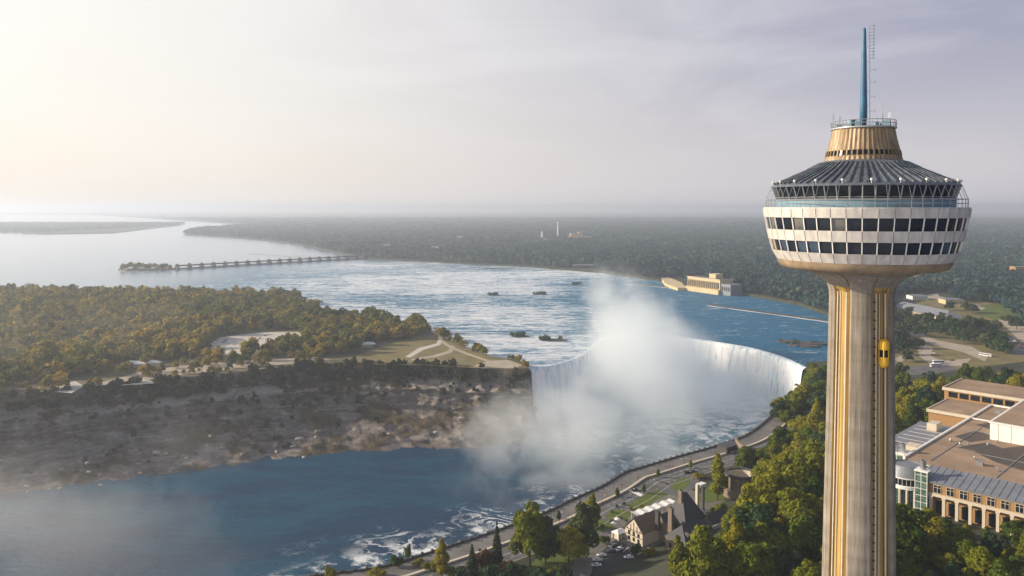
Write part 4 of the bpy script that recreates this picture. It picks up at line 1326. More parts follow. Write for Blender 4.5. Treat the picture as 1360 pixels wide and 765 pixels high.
vt = MB(); vt.bb(-0.5, 0.5, -0.5, 0.5, 0, 0.7); vt.tube((0, 0, 0.7), (0, 0, 1.3), 0.35, n=8); vt.tube((0, 0, 1.3), (0, 0, 1.5), 0.6, 0.5, 8); vt = vt.mesh('roof_vent', M['steel'])
r = np.random.RandomState(14)
for k in range(26):
    x, y = r.uniform(8, 92), r.uniform(20, 150)
    z_ = 46.76
    if x > 19 and y > 76: z_ = 55.95; x = max(x, 24); y = min(max(y, 82), 147)
    put('roof_vent', vt, cc, (x, y, z_), r.rand())
for x0_, x1_, y0_, y1_ in ((6, 60, 48.0, 48.25), (12.0, 12.25, 20, 100), (40.0, 40.25, 16, 76), (6, 20, 90, 90.25)):
    m_ = MB(); m_.bb(x0_, x1_, y0_, y1_, 46.76, 46.98); m_.build('roof_pipe', M['steel'], cc)

# ================================================================== long visitor hall by the brink
vh0, vh1 = np.array(at(1180, 414, 5)), np.array(at(1258, 431, 5))
dv_ = vh1 - vh0; Lh = np.linalg.norm(dv_)
vh = thing('visitor_hall', 'long cream visitor hall with hipped slate-blue roof upstream of the tower', 'building', (*((vh0 + vh1) / 2), 5.0), math.atan2(dv_[1], dv_[0]))
wl_, rf_ = MB(), MB(); gable(wl_, rf_, 0, 14, Lh, 28, 0, 8, 17, hip=18, over=1.5)
wl_.build('wall', M['limestone'], vh); rf_.build('roof', M['zinc'], vh)
wv = win_mesh(3.4, 4.2)
for k in range(int(Lh / 7) - 1): put('window', wv, vh, (-Lh / 2 + 6 + k * 7, -0.07, 3.6))
m_ = MB(); m_.bb(-Lh / 2 - 1, Lh / 2 + 1, -3.5, -0.2, 4.9, 5.3); m_.build('verandah', M['white'], vh)

# ================================================================== old powerhouse by the rapids
p0, p1 = np.array(at(912, 383.5, 3)), np.array(at(955, 389.5, 3))
dv_ = p1 - p0; Lp = np.linalg.norm(dv_)
ph = thing('powerhouse', 'cream limestone powerhouse with colonnade on the far bank of the rapids', 'building', (*((p0 + p1) / 2), 3.0), math.atan2(dv_[1], dv_[0]))
m_ = MB(); m_.bb(-Lp / 2, Lp / 2, 2, 34, -3, 24); m_.bb(-Lp / 2 - 1, Lp / 2 + 1, -3, 2, -3, 6); m_.bb(10, 28, 8, 26, 24, 33); m_.build('wall', M['limestone'], ph)
m_ = MB(); m_.bb(-Lp / 2 - 0.6, Lp / 2 + 0.6, 1.2, 34.6, 24.0, 25.4); m_.bb(9.5, 28.5, 7.5, 26.5, 33, 34); m_.build('cornice', M['cast_stone'], ph)
m_ = MB(); m_.bb(-Lp / 2 + 1, Lp / 2 - 1, 3, 33, 25.4, 25.7); m_.build('roof', M['bitumen_and_shadow'], ph)
cmn = MB(); cmn.tube((0, 1.0, 6), (0, 1.0, 20), 0.9, n=8); cmn = cmn.mesh('column', M['limestone'])
wv = win_mesh(2.6, 11)
for k in range(int(Lp / 5.2)):
    x = -Lp / 2 + 3 + k * 5.2
    put('column', cmn, ph, (x, 0, 0)); put('window', wv, ph, (x + 2.6, 1.96, 13))
m_ = MB(); m_.bb(Lp / 2 + .4, Lp / 2 + 26, 4, 32, -3, 18); m_.build('service_wing', M['zinc'], ph)
wv = win_mesh(3.5, 7)
for k in range(4): put('window', wv, ph, (Lp / 2 + 4 + k * 6, 3.95, 9))
te = MB(); te.prism([at(878, 370, 4), at(888, 369, 4), at(905, 376, 4), at(912, 383, 4), at(900, 383.5, 4), at(884, 378, 4)], -1, 5.6)
tag(te.build('terrace', M['limestone']), 'flat stone terrace jutting into the river beside the powerhouse', 'terrace')

# ================================================================== weirs, control dam
def weir(pts, label, mat='weir_stone', w_=3.0, h_=1.6):
    A_ = catmull([at(x, y, 0) for x, y in pts], 6)
    m = MB(); m.wallstrip(A_, w_, -1, h_)
    tag(m.build('weir', M[mat]), label, 'weir')
    m = MB(); n_ = len(A_); rr = np.random.RandomState(n_)
    m.strip(offset(A_, w_ + 0.1), offset(A_, w_ + 5.0) + rr.uniform(-2.5, 2.5, (n_, 2)), 0.05, 0.05)
    struct(m.build('white_water', M['foam']))


M['weir_stone'] = simple('wet weir stone', (0.035, 0.035, 0.037), 0.6, 0.3, 0.3)
weir([(944, 405.5), (985, 411), (1040, 418.5), (1110, 428)], 'long straight weir wall running to the right bank below the powerhouse', 'weir_stone', 5, 2.0)
weir([(830, 377), (880, 381), (930, 386.5), (985, 391.5)], 'low curved weir wall in front of the powerhouse')
weir([(330, 337), (370, 340), (420, 342)], 'thin weir line in the calm water above the dam', 'weir_stone', 3, 1.0)
weir([(632, 358), (655, 357), (690, 356.5)], 'short weir spur at the foot of the far bank')
d0, d1 = np.array(at(233, 358.0, 0)), np.array(at(494, 343.0, 0))
dv_ = d1 - d0; Ld = np.linalg.norm(dv_)
dam = thing('control_dam', 'long low control dam with many piers crossing the river', 'dam', (*d0, 0), math.atan2(dv_[1], dv_[0]))
m_ = MB(); m_.bb(0, Ld, -5, 5, 8.2, 11); m_.bb(0, Ld, -5.6, -5.0, 10.4, 12.2); m_.build('deck', M['stone_dark'], dam)
pm = MB(); pm.bb(-3, 3, -9, 9, -1, 8.2); pm.bb(-2.2, 2.2, -4, 4, 11, 15); pm = pm.mesh('pier', M['stone_dark'])
gm_ = MB(); gm_.bb(3.02, Ld / 19 - 3.02, -1, 1, -1, 4.2); gm_ = gm_.mesh('sluice_gate', M['steel'])
for k in range(19):
    put('pier', pm, dam, (Ld * k / 19 + 4, 0, 0)); put('sluice_gate', gm_, dam, (Ld * k / 19 + 4, 0, 0))
m_ = MB(); m_.bb(Ld, Ld + 46, -10, 10, -1, 20); m_.bb(Ld + 8, Ld + 24, -8, 8, 20, 28); m_.build('gatehouse', M['stone_dark'], dam)

# ================================================================== far buildings
FARB = []


def block(name, label, cat, px, py, w_, d_, h_, mat, roof='zinc', group=None, tiers=((0.0, 1.0, 1.0),), wins=True, z0=5.0, rz=0.0):
    x, y = at(px, py, z0)
    FARB.append((x - w_ / 2 - 6, x + w_ / 2 + 6, y - 60 - y * 0.02, y + d_ + 8))
    o = thing(name, label, cat, (x, y, z0), rz, group)
    m = MB(); r_ = MB()
    for (dx_, ws, hs) in tiers:
        m.bb(dx_ * w_ - w_ * ws / 2, dx_ * w_ + w_ * ws / 2, 0.2 * (hs - 1) , d_, 0, h_ * hs)
        r_.bb(dx_ * w_ - w_ * ws / 2 - .5, dx_ * w_ + w_ * ws / 2 + .5, 0.2 * (hs - 1) - .5, d_ + .5, h_ * hs, h_ * hs + 0.8)
    m.build('wall', M[mat], o); r_.build('roof', M[roof], o)
    if wins:
        g = win_mesh(w_ * 0.06, h_ * 0.2)
        for k in range(8):
            for q in (0.3, 0.65): put('window', g, o, (-w_ * 0.42 + k * w_ * 0.12, -0.5, h_ * q))
    return o


ck = thing('chimney_stack', 'slender white factory chimney rising from the distant woods', 'chimney', (*at(741, 318.5, 5), 5))
m_ = MB(); m_.lathe([(4.2, 0), (3.2, 60), (2.6, 94), (2.0, 94.2)], 14); m_.build('shaft', M['white'], ck)
m_ = MB(); m_.lathe([(2.9, 91), (3.1, 91.2), (3.1, 94), (2.6, 94.4)], 14); m_.build('cap', M['stone_dark'], ck)
ck2 = thing('chimney_stack', 'short white silo stack left of the slender factory chimney', 'chimney', (*at(720, 320, 5), 5))
m_ = MB(); m_.lathe([(5, 0), (5, 40), (4, 44), (0.1, 46)], 14); m_.build('shaft', M['white'], ck2)
m_ = MB(); m_.lathe([(5.3, 36), (5.4, 36.2), (5.4, 38), (5.2, 38.2)], 14); m_.build('cap', M['stone_dark'], ck2)
block('factory', 'large pale stepped factory right of the slender chimney', 'factory', 770, 320.5, 105, 60, 24, 'limestone', tiers=((0, 1, 1), (-0.2, 0.4, 1.5), (0.05, 0.16, 1.8), (0.3, 0.3, 0.8)))
block('factory', 'low white factory shed at the foot of the slender chimney', 'factory', 728, 320.8, 60, 30, 12, 'white')
for k, (px, py, w_, h_, mt, lb_) in enumerate((
        (560, 331, 120, 9, 'white', 'long white shed on the far bank left of the pale shed row'),
        (530, 334, 60, 10, 'limestone', 'cream block on the far bank just right of the dam'),
        (590, 333, 75, 8, 'cast_stone', 'pale low shed in the middle of the far bank sheds'),
        (640, 334, 70, 9, 'white', 'white shed on the far bank left of the mist plume'),
        (515, 330, 50, 14, 'cast_stone', 'grey block half hidden by woods behind the dam end'),
        (690, 336, 60, 8, 'limestone', 'low cream shed on the far bank below the factory'),
        (775, 356, 55, 7, 'stone', 'long low riverside shed hidden among trees left of the powerhouse'),
        (880, 327, 90, 12, 'limestone', 'distant flat cream works right of the factory'),
        (610, 320, 30, 22, 'white', 'small white block standing alone in the far woods'),
        (1000, 333, 120, 10, 'cast_stone', 'long pale shed in the woods just left of the pod'))):
    block('shed', lb_, 'building', px, py, w_, 30, h_, mt)
for k, (px, py, w_, h_, mt, lb_) in enumerate((
        (1203, 363, 34, 12, 'limestone', 'flat cream building in the woods just right of the pod'),
        (1230, 362, 30, 8, 'cast_stone', 'small grey building between the two cream buildings in the right woods'),
        (1322, 366, 48, 14, 'limestone', 'larger cream building in the woods near the right edge'),
        (1357, 366, 30, 20, 'brick', 'ochre block at the right edge of the photograph'),
        (1222, 398, 26, 6, 'white', 'white shed by the park lot above the visitor hall'),
        (1268, 404, 30, 7, 'limestone', 'low cream lodge behind the visitor hall roof end'))):
    block('lodge', lb_, 'building', px, py, w_, 22, h_, mt)
wt = thing('water_tank', 'white round water tank among the trees left of the tower shaft', 'tank', (*at(1088, 398, 5), 5))
m_ = MB(); m_.lathe([(9, 0), (9, 12), (8, 15), (4, 17.5), (0.1, 18.5)], 20); m_.build('shell', M['white'], wt)
m_ = MB(); m_.tube((9.4, 0, 0), (9.4, 0, 13), 0.5); m_.build('ladder', M['steel'], wt)
sp = thing('slender_tower', 'thin white communications tower in the woods beneath the pod rim', 'tower', (*at(1180, 366, 5), 5))
m_ = MB(); m_.lathe([(3.0, 0), (2.4, 22), (3.2, 23), (3.2, 27), (0.1, 29)], 12); m_.build('shaft', M['white'], sp)
m_ = MB(); m_.tube((0, 0, 29), (0, 0, 36), 0.3); m_.build('mast', M['steel'], sp)
# island shelter and tents
for px, py, s_, lb_ in ((482, 461, 1.0, 'white angular visitor pavilion in the trees near the island point'), (462, 458, 0.5, 'small white kiosk left of the angular island pavilion'),
                        (180, 487, 0.9, 'white flat pavilion beside the golden island trees'), (205, 486, 0.5, 'small white kiosk right of the flat island pavilion'), (4, 489, 1.0, 'white pavilion at the left edge of the island')):
    o = thing('pavilion', lb_, 'pavilion', (*at(px, py, ISL), ISL), 0.2 * px % 1)
    m_ = MB(); m_.bb(-11 * s_, 11 * s_, -5 * s_, 5 * s_, 0, 3.6); m_.build('wall', M['cast_stone'], o)
    m_ = MB(); m_.add([(-14 * s_, -7 * s_, 3.6), (14 * s_, -7 * s_, 3.6), (14 * s_, 7 * s_, 3.6), (-14 * s_, 7 * s_, 3.6), (-5 * s_, 0, 6.4), (9 * s_, 0, 5.4)], [(0, 1, 5, 4), (2, 3, 4, 5), (1, 2, 5), (3, 0, 4), (3, 2, 1, 0)]); m_.build('roof', M['white'], o)


# ================================================================== trees
def unit(v):
    return v / np.maximum(1e-9, np.linalg.norm(v, axis=-1, keepdims=True))


def leaf_cloud(r, lobes, n, size, squash=1.0, flat=0.45):
    """n leaf clumps (quads) on the shells of lobes [(centre, radius)]"""
    C = np.array([l[0] for l in lobes], float); Q = np.array([l[1] for l in lobes], float)
    pr = Q ** 2 / (Q ** 2).sum()
    k = r.choice(len(lobes), n, p=pr)
    d = unit(r.randn(n, 3) * np.array([1, 1, 0.9]))
    d[:, 2] = np.where(d[:, 2] < -0.35, -d[:, 2] * 0.6, d[:, 2]); d = unit(d)
    rad = Q[k] * (0.72 + 0.33 * r.rand(n) ** 0.7)
    p = C[k] + d * rad[:, None] * np.array([1, 1, squash])
    nrm = unit(d + flat * r.randn(n, 3))
    t = unit(np.cross(nrm, r.randn(n, 3))); b_ = np.cross(nrm, t)
    s = size * (0.6 + 0.8 * r.rand(n))[:, None]
    asp = (0.6 + 0.5 * r.rand(n))[:, None]
    V = np.stack([p - t * s * asp * .5 - b_ * s * .15, p + b_ * s * -.5, p + t * s * asp * .5 + b_ * s * 0.1, p + b_ * s * .5 + t * s * 0.1], 1).reshape(-1, 3)
    return V, np.arange(4 * n).reshape(-1, 4)


def crown_lobes(r, h, rad, kind):
    L = []
    if kind == 'broad':
        L.append(((0, 0, h * 0.54), rad * 0.76))
        for k in range(16):
            a = r.rand() * 6.28; e = r.rand()
            rr = rad * (0.35 + 0.5 * r.rand())
            L.append(((rr * math.cos(a), rr * math.sin(a), h * (0.24 + 0.62 * e) - rr * 0.08), rad * (0.28 + 0.24 * r.rand()) * (1.15 - 0.45 * e)))
        L.append(((0.15 * rad, -0.1 * rad, h * 0.86), rad * 0.36))
    elif kind == 'column':
        for k in range(13):
            e = k / 12
            a = r.rand() * 6.28
            w_ = math.sin(math.pi * min(1, 0.16 + 0.84 * e) ** 0.8) * 0.8 + 0.16
            L.append(((rad * 0.3 * math.cos(a) * w_, rad * 0.3 * math.sin(a) * w_, h * (0.16 + 0.78 * e)), rad * (0.55 * w_ + 0.12)))
    elif kind == 'bush':
        for k in range(7):
            a = r.rand() * 6.28
            L.append(((rad * 0.5 * math.cos(a), rad * 0.5 * math.sin(a), h * (0.3 + 0.35 * r.rand())), rad * (0.35 + 0.2 * r.rand())))
    return L


def trunk_mb(r, h, tr, rad, limbs=5):
    m = MB()
    m.tube((0, 0, -1.5), (0.02 * h, 0.01 * h, h * 0.42), tr, tr * 0.7, 7)
    m.tube((0.02 * h, 0.01 * h, h * 0.42), (0.0, 0.02 * h, h * 0.8), tr * 0.7, tr * 0.2, 6)
    for k in range(limbs):
        a = 6.28 * k / limbs + r.rand(); z = h * (0.28 + 0.3 * r.rand())
        m.tube((0.01 * h, 0.01 * h, z), (rad * 0.6 * math.cos(a), rad * 0.6 * math.sin(a), z + h * 0.22), tr * 0.4, tr * 0.1, 5)
    return m


def spruce_cloud(r, h, rad, n, size):
    z = h * (0.06 + 0.94 * (1 - np.sqrt(r.rand(n)))); tier = h / 11
    zz = (np.floor(z / tier) + 0.5 * r.rand(n) ** 2) * tier
    fr = np.clip(1 - zz / h, 0.02, 1)
    a = r.rand(n) * 6.283
    rr = rad * fr * (0.35 + 0.65 * np.sqrt(r.rand(n))) * (0.8 + 0.25 * np.sin(a * 5 + np.floor(z / tier) * 2))
    p = np.stack([rr * np.cos(a), rr * np.sin(a), zz - 0.15 * rr + 0.03 * h], 1)
    nrm = unit(np.stack([np.cos(a), np.sin(a), 0.9 * np.ones(n)], 1) + 0.4 * r.randn(n, 3))
    t = unit(np.cross(nrm, np.stack([np.zeros(n), np.zeros(n), np.ones(n)], 1) + .2 * r.randn(n, 3))); b_ = np.cross(nrm, t)
    s = size * (0.6 + 0.8 * r.rand(n))[:, None]
    V = np.stack([p - t * s * .45, p - b_ * s * .5, p + t * s * .45, p + b_ * s * .6], 1).reshape(-1, 3)
    return V, np.arange(4 * n).reshape(-1, 4)


def tree_proto(kind, seed, h, rad, n, size, leafmat, limbs=5):
    r = np.random.RandomState(seed)
    if kind == 'spruce': V, Fq = spruce_cloud(r, h, rad, n, size)
    else: V, Fq = leaf_cloud(r, crown_lobes(r, h, rad, kind), n, size)
    return np_mesh('crown', V, Fq, M[leafmat]), trunk_mb(r, h, 0.022 * h if kind != 'column' else 0.016 * h, rad, limbs).mesh('trunk', M['bark'])


# prototypes: a dozen metres tall, scaled where they stand
NEAR = [tree_proto('broad', 100 + k, 14, 5.6, 3200, 0.95, 'leaf_near') for k in range(5)]
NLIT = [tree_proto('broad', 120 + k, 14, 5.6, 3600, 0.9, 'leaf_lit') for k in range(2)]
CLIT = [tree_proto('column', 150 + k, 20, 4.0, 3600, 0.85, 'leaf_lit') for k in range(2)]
COLM = [tree_proto('column', 140 + k, 20, 4.0, 3600, 0.85, 'leaf_near') for k in range(2)]
SPRU = [tree_proto('spruce', 160 + k, 18, 3.8, 2600, 0.9, 'leaf_dark') for k in range(2)]
RUST = [tree_proto('broad', 170, 9, 4.2, 1800, 0.8, 'leaf_rust')]
BUSH = [tree_proto('bush', 180 + k, 4, 3.0, 900, 0.6, 'leaf_near', 3) for k in range(2)]
NDRK = [tree_proto('broad', 130 + k, 14, 5.4, 3200, 0.95, 'leaf_park') for k in range(2)]
PKT = [tree_proto('broad', 220 + k, 14, 6.2, 700, 1.8, 'leaf_park') for k in range(4)]
ISLT = [tree_proto('broad', 200 + k, 14, 5.8, 620, 2.0, 'leaf_isle') for k in range(5)]


def plant(proto, name, label, cat, x, y, z, h=1.0, w=None, group=None, rz=None):
    o = thing(name, label, cat, (x, y, z), random.random() * 6.28 if rz is None else rz, group)
    w = h if w is None else w
    o.scale = (w, w, h)
    link('crown', proto[0], o); link('trunk', proto[1], o)
    return o


random.seed(21)
n_broad = 0
# ---- single trees near the road
SING = [
    (NDRK[1], 'broadleaf_tree', 'low dark tree at the bottom edge right of the columnar tree', 'tree', 622, 783, 0.75, 1.0),
    (NDRK[0], 'broadleaf_tree', 'wide dark tree at the bottom edge below the two spruces', 'tree', 652, 786, 0.8, 1.25),
    (NDRK[1], 'broadleaf_tree', 'dark tree at the bottom edge just left of the huge twin-topped tree', 'tree', 680, 782, 0.7, 1.0),
    (NDRK[0], 'broadleaf_tree', 'dark tree cut by the bottom edge between the huge tree and the car park lane', 'tree', 748, 784, 0.75, 1.0),
    (NDRK[1], 'broadleaf_tree', 'small dark tree cut by the bottom edge under the huge tree', 'tree', 716, 786, 0.7, 1.1),
    (BUSH[1], 'shrub', 'dark green bush beside the wall where the rim leaves the bottom edge', 'shrub', 500, 768, 1.0, 1.5),
    (BUSH[0], 'shrub', 'olive bush between the round rim shrub and the columnar tree', 'shrub', 570, 758, 1.0, 1.2),
    (BUSH[1], 'shrub', 'dark bush in the shade right of the dormer wing', 'shrub', 935, 733, 1.3, 1.4),
    (BUSH[0], 'shrub', 'bush between the gateway and the dry lawn', 'shrub', 945, 682, 0.8, 0.9),
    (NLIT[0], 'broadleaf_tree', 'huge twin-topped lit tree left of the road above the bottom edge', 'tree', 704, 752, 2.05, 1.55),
    (NDRK[0], 'broadleaf_tree', 'added dark tree standing in for the shaded lower side of the huge twin-topped tree', 'tree', 724, 748, 1.55, 1.25),  # dark leaves paint in the shade on the huge tree's lower side
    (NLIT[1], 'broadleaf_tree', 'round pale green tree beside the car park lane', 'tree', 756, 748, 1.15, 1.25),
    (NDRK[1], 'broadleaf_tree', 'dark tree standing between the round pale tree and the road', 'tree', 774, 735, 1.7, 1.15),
    (CLIT[1], 'broadleaf_tree', 'tall loose tree touching the promenade wall at mid road', 'tree', 787, 704, 0.95, 1.15),
    (COLM[1], 'broadleaf_tree', 'slim columnar tree by the promenade near the bottom edge', 'tree', 587, 767, 0.88, 0.95),
    (CLIT[0], 'broadleaf_tree', 'tall sunlit yellow-green tree in front of the round tank', 'tree', 953, 664, 1.30, 1.35),
    (NEAR[4], 'broadleaf_tree', 'small round tree on the dry lawn right of the mansion', 'tree', 958, 688, 0.55, 0.6),
    (SPRU[0], 'spruce', 'tall thin brownish spruce against the road', 'tree', 660, 752, 1.12, 0.95),
    (SPRU[1], 'spruce', 'short dark spruce left of the thin brownish spruce', 'tree', 627, 760, 0.7, 0.9),
    (SPRU[0], 'spruce', 'dark narrow spruce in the wood just left of the tower shaft', 'tree', 1052, 752, 1.0, 1.0),
    (RUST[0], 'rusty_tree', 'reddish brown tree between the two spruces', 'tree', 643, 757, 1.0, 1.0),
    (RUST[0], 'rusty_tree', 'small rust-coloured tree touching the tall tree by the promenade', 'tree', 775, 700, 0.9, 0.6),
    (RUST[0], 'rusty_tree', 'low russet tree at the bottom edge left of the huge tree', 'tree', 676, 768, 0.8, 1.0),
    (BUSH[0], 'shrub', 'round green shrub on the rim at the lower left', 'shrub', 527, 752, 1.4, 1.0),
    (BUSH[1], 'shrub', 'dark upright shrub right of the round rim shrub', 'shrub', 541, 745, 2.0, 0.6),
    (BUSH[1], 'shrub', 'pointed dark shrub cut by the bottom edge at far lower left', 'shrub', 439, 776, 2.2, 0.9),
    (BUSH[0], 'shrub', 'yellowish low shrub beside the path near the bottom edge', 'shrub', 556, 752, 0.8, 1.0),
    (BUSH[0], 'shrub', 'wide shrub under the slim columnar tree', 'shrub', 605, 766, 1.3, 1.6),
    (BUSH[1], 'shrub', 'green shrub at the corner of the car park', 'shrub', 803, 722, 1.1, 1.0),
    (BUSH[0], 'shrub', 'dark shrub against the long dormer wing', 'shrub', 862, 742, 1.3, 1.1),
    (BUSH[1], 'shrub', 'clipped dark hedge clump along the curved lawn', 'shrub', 928, 635, 0.9, 1.3),
    (BUSH[0], 'shrub', 'bushy clump below the half-timbered gable', 'shrub', 846, 738, 1.4, 1.0),
    (BUSH[0], 'shrub', 'shrub at the bottom edge under the huge twin-topped tree', 'shrub', 735, 764, 1.0, 1.7),
    (BUSH[1], 'shrub', 'dark shrub at the bottom edge near the rusty tree', 'shrub', 652, 768, 1.2, 1.8),
    (BUSH[1], 'shrub', 'shrub between the columnar tree and the short dark spruce', 'shrub', 617, 770, 1.5, 1.6),
    (BUSH[0], 'shrub', 'low broad shrub cut by the bottom edge under the russet tree', 'shrub', 690, 772, 1.2, 1.8),
]
for pr_, nm, lb_, ct_, px, py, h_, w_ in SING:
    x, y = at(px, py, GZ); plant(pr_, nm, lb_, ct_, x, y, GZ, h_, w_)
    n_broad += nm == 'broadleaf_tree'
HEDGE_PX = [(813, 681), (820, 674), (829, 671), (846, 684), (824, 690), (831, 692), (812, 694), (838, 677), (800, 700), (852, 674), (843, 690)]
for px, py in HEDGE_PX:
    x, y = at(px, py, GZ); plant(BUSH[0], 'shrub', 'small clipped shrub dotted around the mansion lawns', 'shrub', x, y, GZ, 0.42, 0.38, 'clipped shrubs around the lawns')

# ---- the wooded slope: every tree a thing of its own
GROVE = [(1003, 604), (1012, 570), (1035, 535), (1078, 502), (1092, 498), (1200, 505), (1200, 900), (885, 900), (880, 790), (925, 757), (962, 733), (982, 707), (985, 660), (994, 625)]
FRONT = [(1189, 705), (1215, 688), (1260, 706), (1300, 716), (1420, 745), (1420, 900), (1189, 900)]
BACK = [(1186, 575), (1186, 530), (1225, 520), (1290, 505), (1400, 505), (1400, 535), (1270, 540), (1240, 560), (1215, 572)]
near_spots = []
r = np.random.RandomState(77)
cand = []
for gx_ in np.arange(60, 480, 11.0):
    for gy_ in np.arange(245, 720, 11.0):
        cand.append((gx_ + r.uniform(-3, 3), gy_ + r.uniform(-3, 3)))
ccx, ccy, cca = 172.0, 360.0, math.atan2(-0.715, 0.70)
for x, y in cand:
    z = ground_z(x, y)
    px, py = pix(x, y, z)
    dx_, dy_ = x - ccx, y - ccy
    lx = dx_ * math.cos(-cca) - dy_ * math.sin(-cca); ly = dx_ * math.sin(-cca) + dy_ * math.cos(-cca)
    if -32 < lx < 100 and -6 < ly < 212: continue
    if math.hypot(x - sx_, y - sy_) < 15 or math.hypot(x - TX, y - TY) < 20: continue
    if inland(x, y) < (7 if px > 1016 and y > 575 else 36): continue
    if px > 1378 or py > 800 or px < 860: continue
    if 1100 < px < 1182 and py < 760: continue
    if px < 1014 and 640 < py < 706: continue
    if inside((px, py), GROVE): near_spots.append((x, y, z, 'grove'))
    elif inside((px, py), FRONT): near_spots.append((x, y, z, 'front'))
    elif inside((px, py), BACK) and r.rand() < 0.33: near_spots.append((x, y, z, 'back'))
near_spots.sort(key=lambda q: q[1])
LB = {'grove': ('broadleaf tree in the dense wood on the slope left of the tower shaft', 'trees of the wooded slope'),
      'front': ('broadleaf tree in the dark belt below the convention centre colonnade', 'trees below the convention centre'),
      'back': ('broadleaf tree in the row behind the convention centre roof', 'trees behind the convention centre')}
for x, y, z, k in near_spots:
    hgt = {'grove': 1.15, 'front': 0.85, 'back': 1.15}[k] * random.uniform(0.62, 1.42)
    if k == 'front': hgt *= 0.8 if y > 300 else 1.0
    u_ = random.random()
    pr_ = random.choice(NEAR) if u_ < 0.72 else random.choice(NDRK) if u_ < 0.88 else random.choice(COLM)
    if pr_ in COLM: hgt *= 0.75
    plant(pr_, 'broadleaf_tree', LB[k][0], 'tree', x, y, z - 0.3, hgt, hgt * random.uniform(0.9, 1.2), LB[k][1])
    n_broad += 1
# ---- park trees upstream
PARK = [(1200, 445), (1206, 440), (1213, 437), (1222, 447), (1193, 430), (1196, 455), (1232, 436), (1240, 440), (1248, 445), (1256, 440), (1264, 446), (1272, 442), (1246, 434), (1282, 452), (1290, 447),
        (1298, 454), (1306, 448), (1315, 455), (1322, 450), (1330, 458), (1312, 441), (1325, 440), (1300, 438), (1287, 436), (1334, 468), (1217, 462), (1200, 470), (1282, 414), (1292, 416), (1217, 428), (1228, 427),
        (1205, 425), (1212, 420), (1196, 421), (1235, 430), (1252, 432), (1262, 436), (1275, 437), (1268, 450), (1280, 457), (1309, 462), (1318, 465), (1327, 466), (1295, 440), (1306, 436), (1340, 432), (1350, 438), (1194, 462), (1204, 479), (1262, 413), (1338, 408), (1350, 412), (1360, 420), (1318, 402), (1300, 400)]
for px, py in PARK:
    x, y = at(px + random.uniform(-1.5, 1.5), py + random.uniform(-1, 1), PZ)
    plant(random.choice(PKT), 'broadleaf_tree', 'dark rounded tree on the park lawns among the curving roads upstream of the tower', 'tree', x, y, PZ, random.uniform(0.8, 1.3), random.uniform(0.95, 1.5), 'park trees')
    n_broad += 1

# ---- island trees: the nearest as things, the rest one wood
LOT = [(262, 468), (285, 448), (345, 439), (400, 439), (418, 448), (372, 462), (318, 475), (280, 476)]
LAWN = [(452, 476), (500, 456), (548, 450), (576, 442), (592, 446), (612, 458), (650, 471), (700, 488), (640, 494), (500, 492)]
BARE = [(0, 515), (120, 500), (165, 480), (225, 478), (300, 478), (420, 470), (470, 474), (470, 486), (300, 500), (150, 515), (0, 535)]
r = np.random.RandomState(5)
isle_near, isle_rest = [], []
for gx_ in np.arange(-1180, 20, 11.5):
    for gy_ in np.arange(600, 1500, 11.5):
        x, y = gx_ + r.uniform(-4.8, 4.8), gy_ + r.uniform(-4.8, 4.8)
        if not inside((x, y), ISLE): continue
        px, py = pix(x, y, ISL)
        if px < -60: continue
        if inside((px, py), LOT) or inside((px, py), LAWN): continue
        if inside((px, py), BARE) and r.rand() > 0.30: continue
        if px > 640 and r.rand() > 0.6: continue
        if r.rand() < 0.08: continue
        hgt = r.uniform(0.6, 1.25) * r.uniform(0.85, 1.45) * (0.62 if inside((px, py), BARE) else 1.0)
        if px > 560: hgt *= 0.75
        if px > 640: hgt *= 0.6
        isle_rest.append((x, y, hgt, px))
for k in range(34):
    q_ = k * 0.47
    x, y = at(582 + q_ * 4.2 + random.uniform(-3, 3), 446.5 + q_ * 1.5 + random.uniform(-2.0, 2.2), ISL)
    if inside((x, y), ISLE): isle_rest.append((x, y, random.uniform(0.55, 1.1) * (1 - k * 0.012), 600))
isle_rest.sort(key=lambda q: (q[0] ** 2 + q[1] ** 2) / q[2] ** 2)
n_isle = 298 - n_broad
isle_near, isle_rest = isle_rest[:n_isle], isle_rest[n_isle:]
for x, y, hgt, px in isle_near:
    lb_ = ('golden-tinted tree in the island wood facing the gorge, left of the island car park' if px < 270 else
           'olive tree near the island cliff edge between the car park and the pavilion' if px < 470 else 'small bluish tree towards the bare island point by the fall')
    plant(random.choice(ISLT), 'broadleaf_tree', lb_, 'tree', x, y, ISL - 0.4, hgt, hgt * random.uniform(0.9, 1.15),
          'island trees left of the car park' if px < 270 else 'island trees along the cliff' if px < 470 else 'island trees near the point')


def forest(name, pts, templ, mat, label, seed=3):
    """one mass of crowns: templates copied to points (x, y, z, scale, width)"""
    r = np.random.RandomState(seed)
    Vs, Fs, o = [], [], 0
    pts = np.array(pts, float)
    pick = r.randint(0, len(templ), len(pts)); rot = r.rand(len(pts)) * 6.283
    for k, (V, Fq) in enumerate(templ):
        q = pts[pick == k]; a = rot[pick == k]
        if not len(q): continue
        ca, sa = np.cos(a)[:, None], np.sin(a)[:, None]
        X = (V[:, 0][None] * ca - V[:, 1][None] * sa) * q[:, 4:5] + q[:, 0:1]
        Y = (V[:, 0][None] * sa + V[:, 1][None] * ca) * q[:, 4:5] + q[:, 1:2]
        Zz = V[:, 2][None] * q[:, 3:4] + q[:, 2:3]
        Vs.append(np.stack([X, Y, Zz], -1).reshape(-1, 3))
        Fs.append((Fq[None] + (np.arange(len(q)) * len(V))[:, None, None]).reshape(-1, Fq.shape[1]) + o)
        o += len(q) * len(V)
    return stuff(link(name, np_mesh(name, np.concatenate(Vs), np.concatenate(Fs), M[mat])), label, 'woodland')


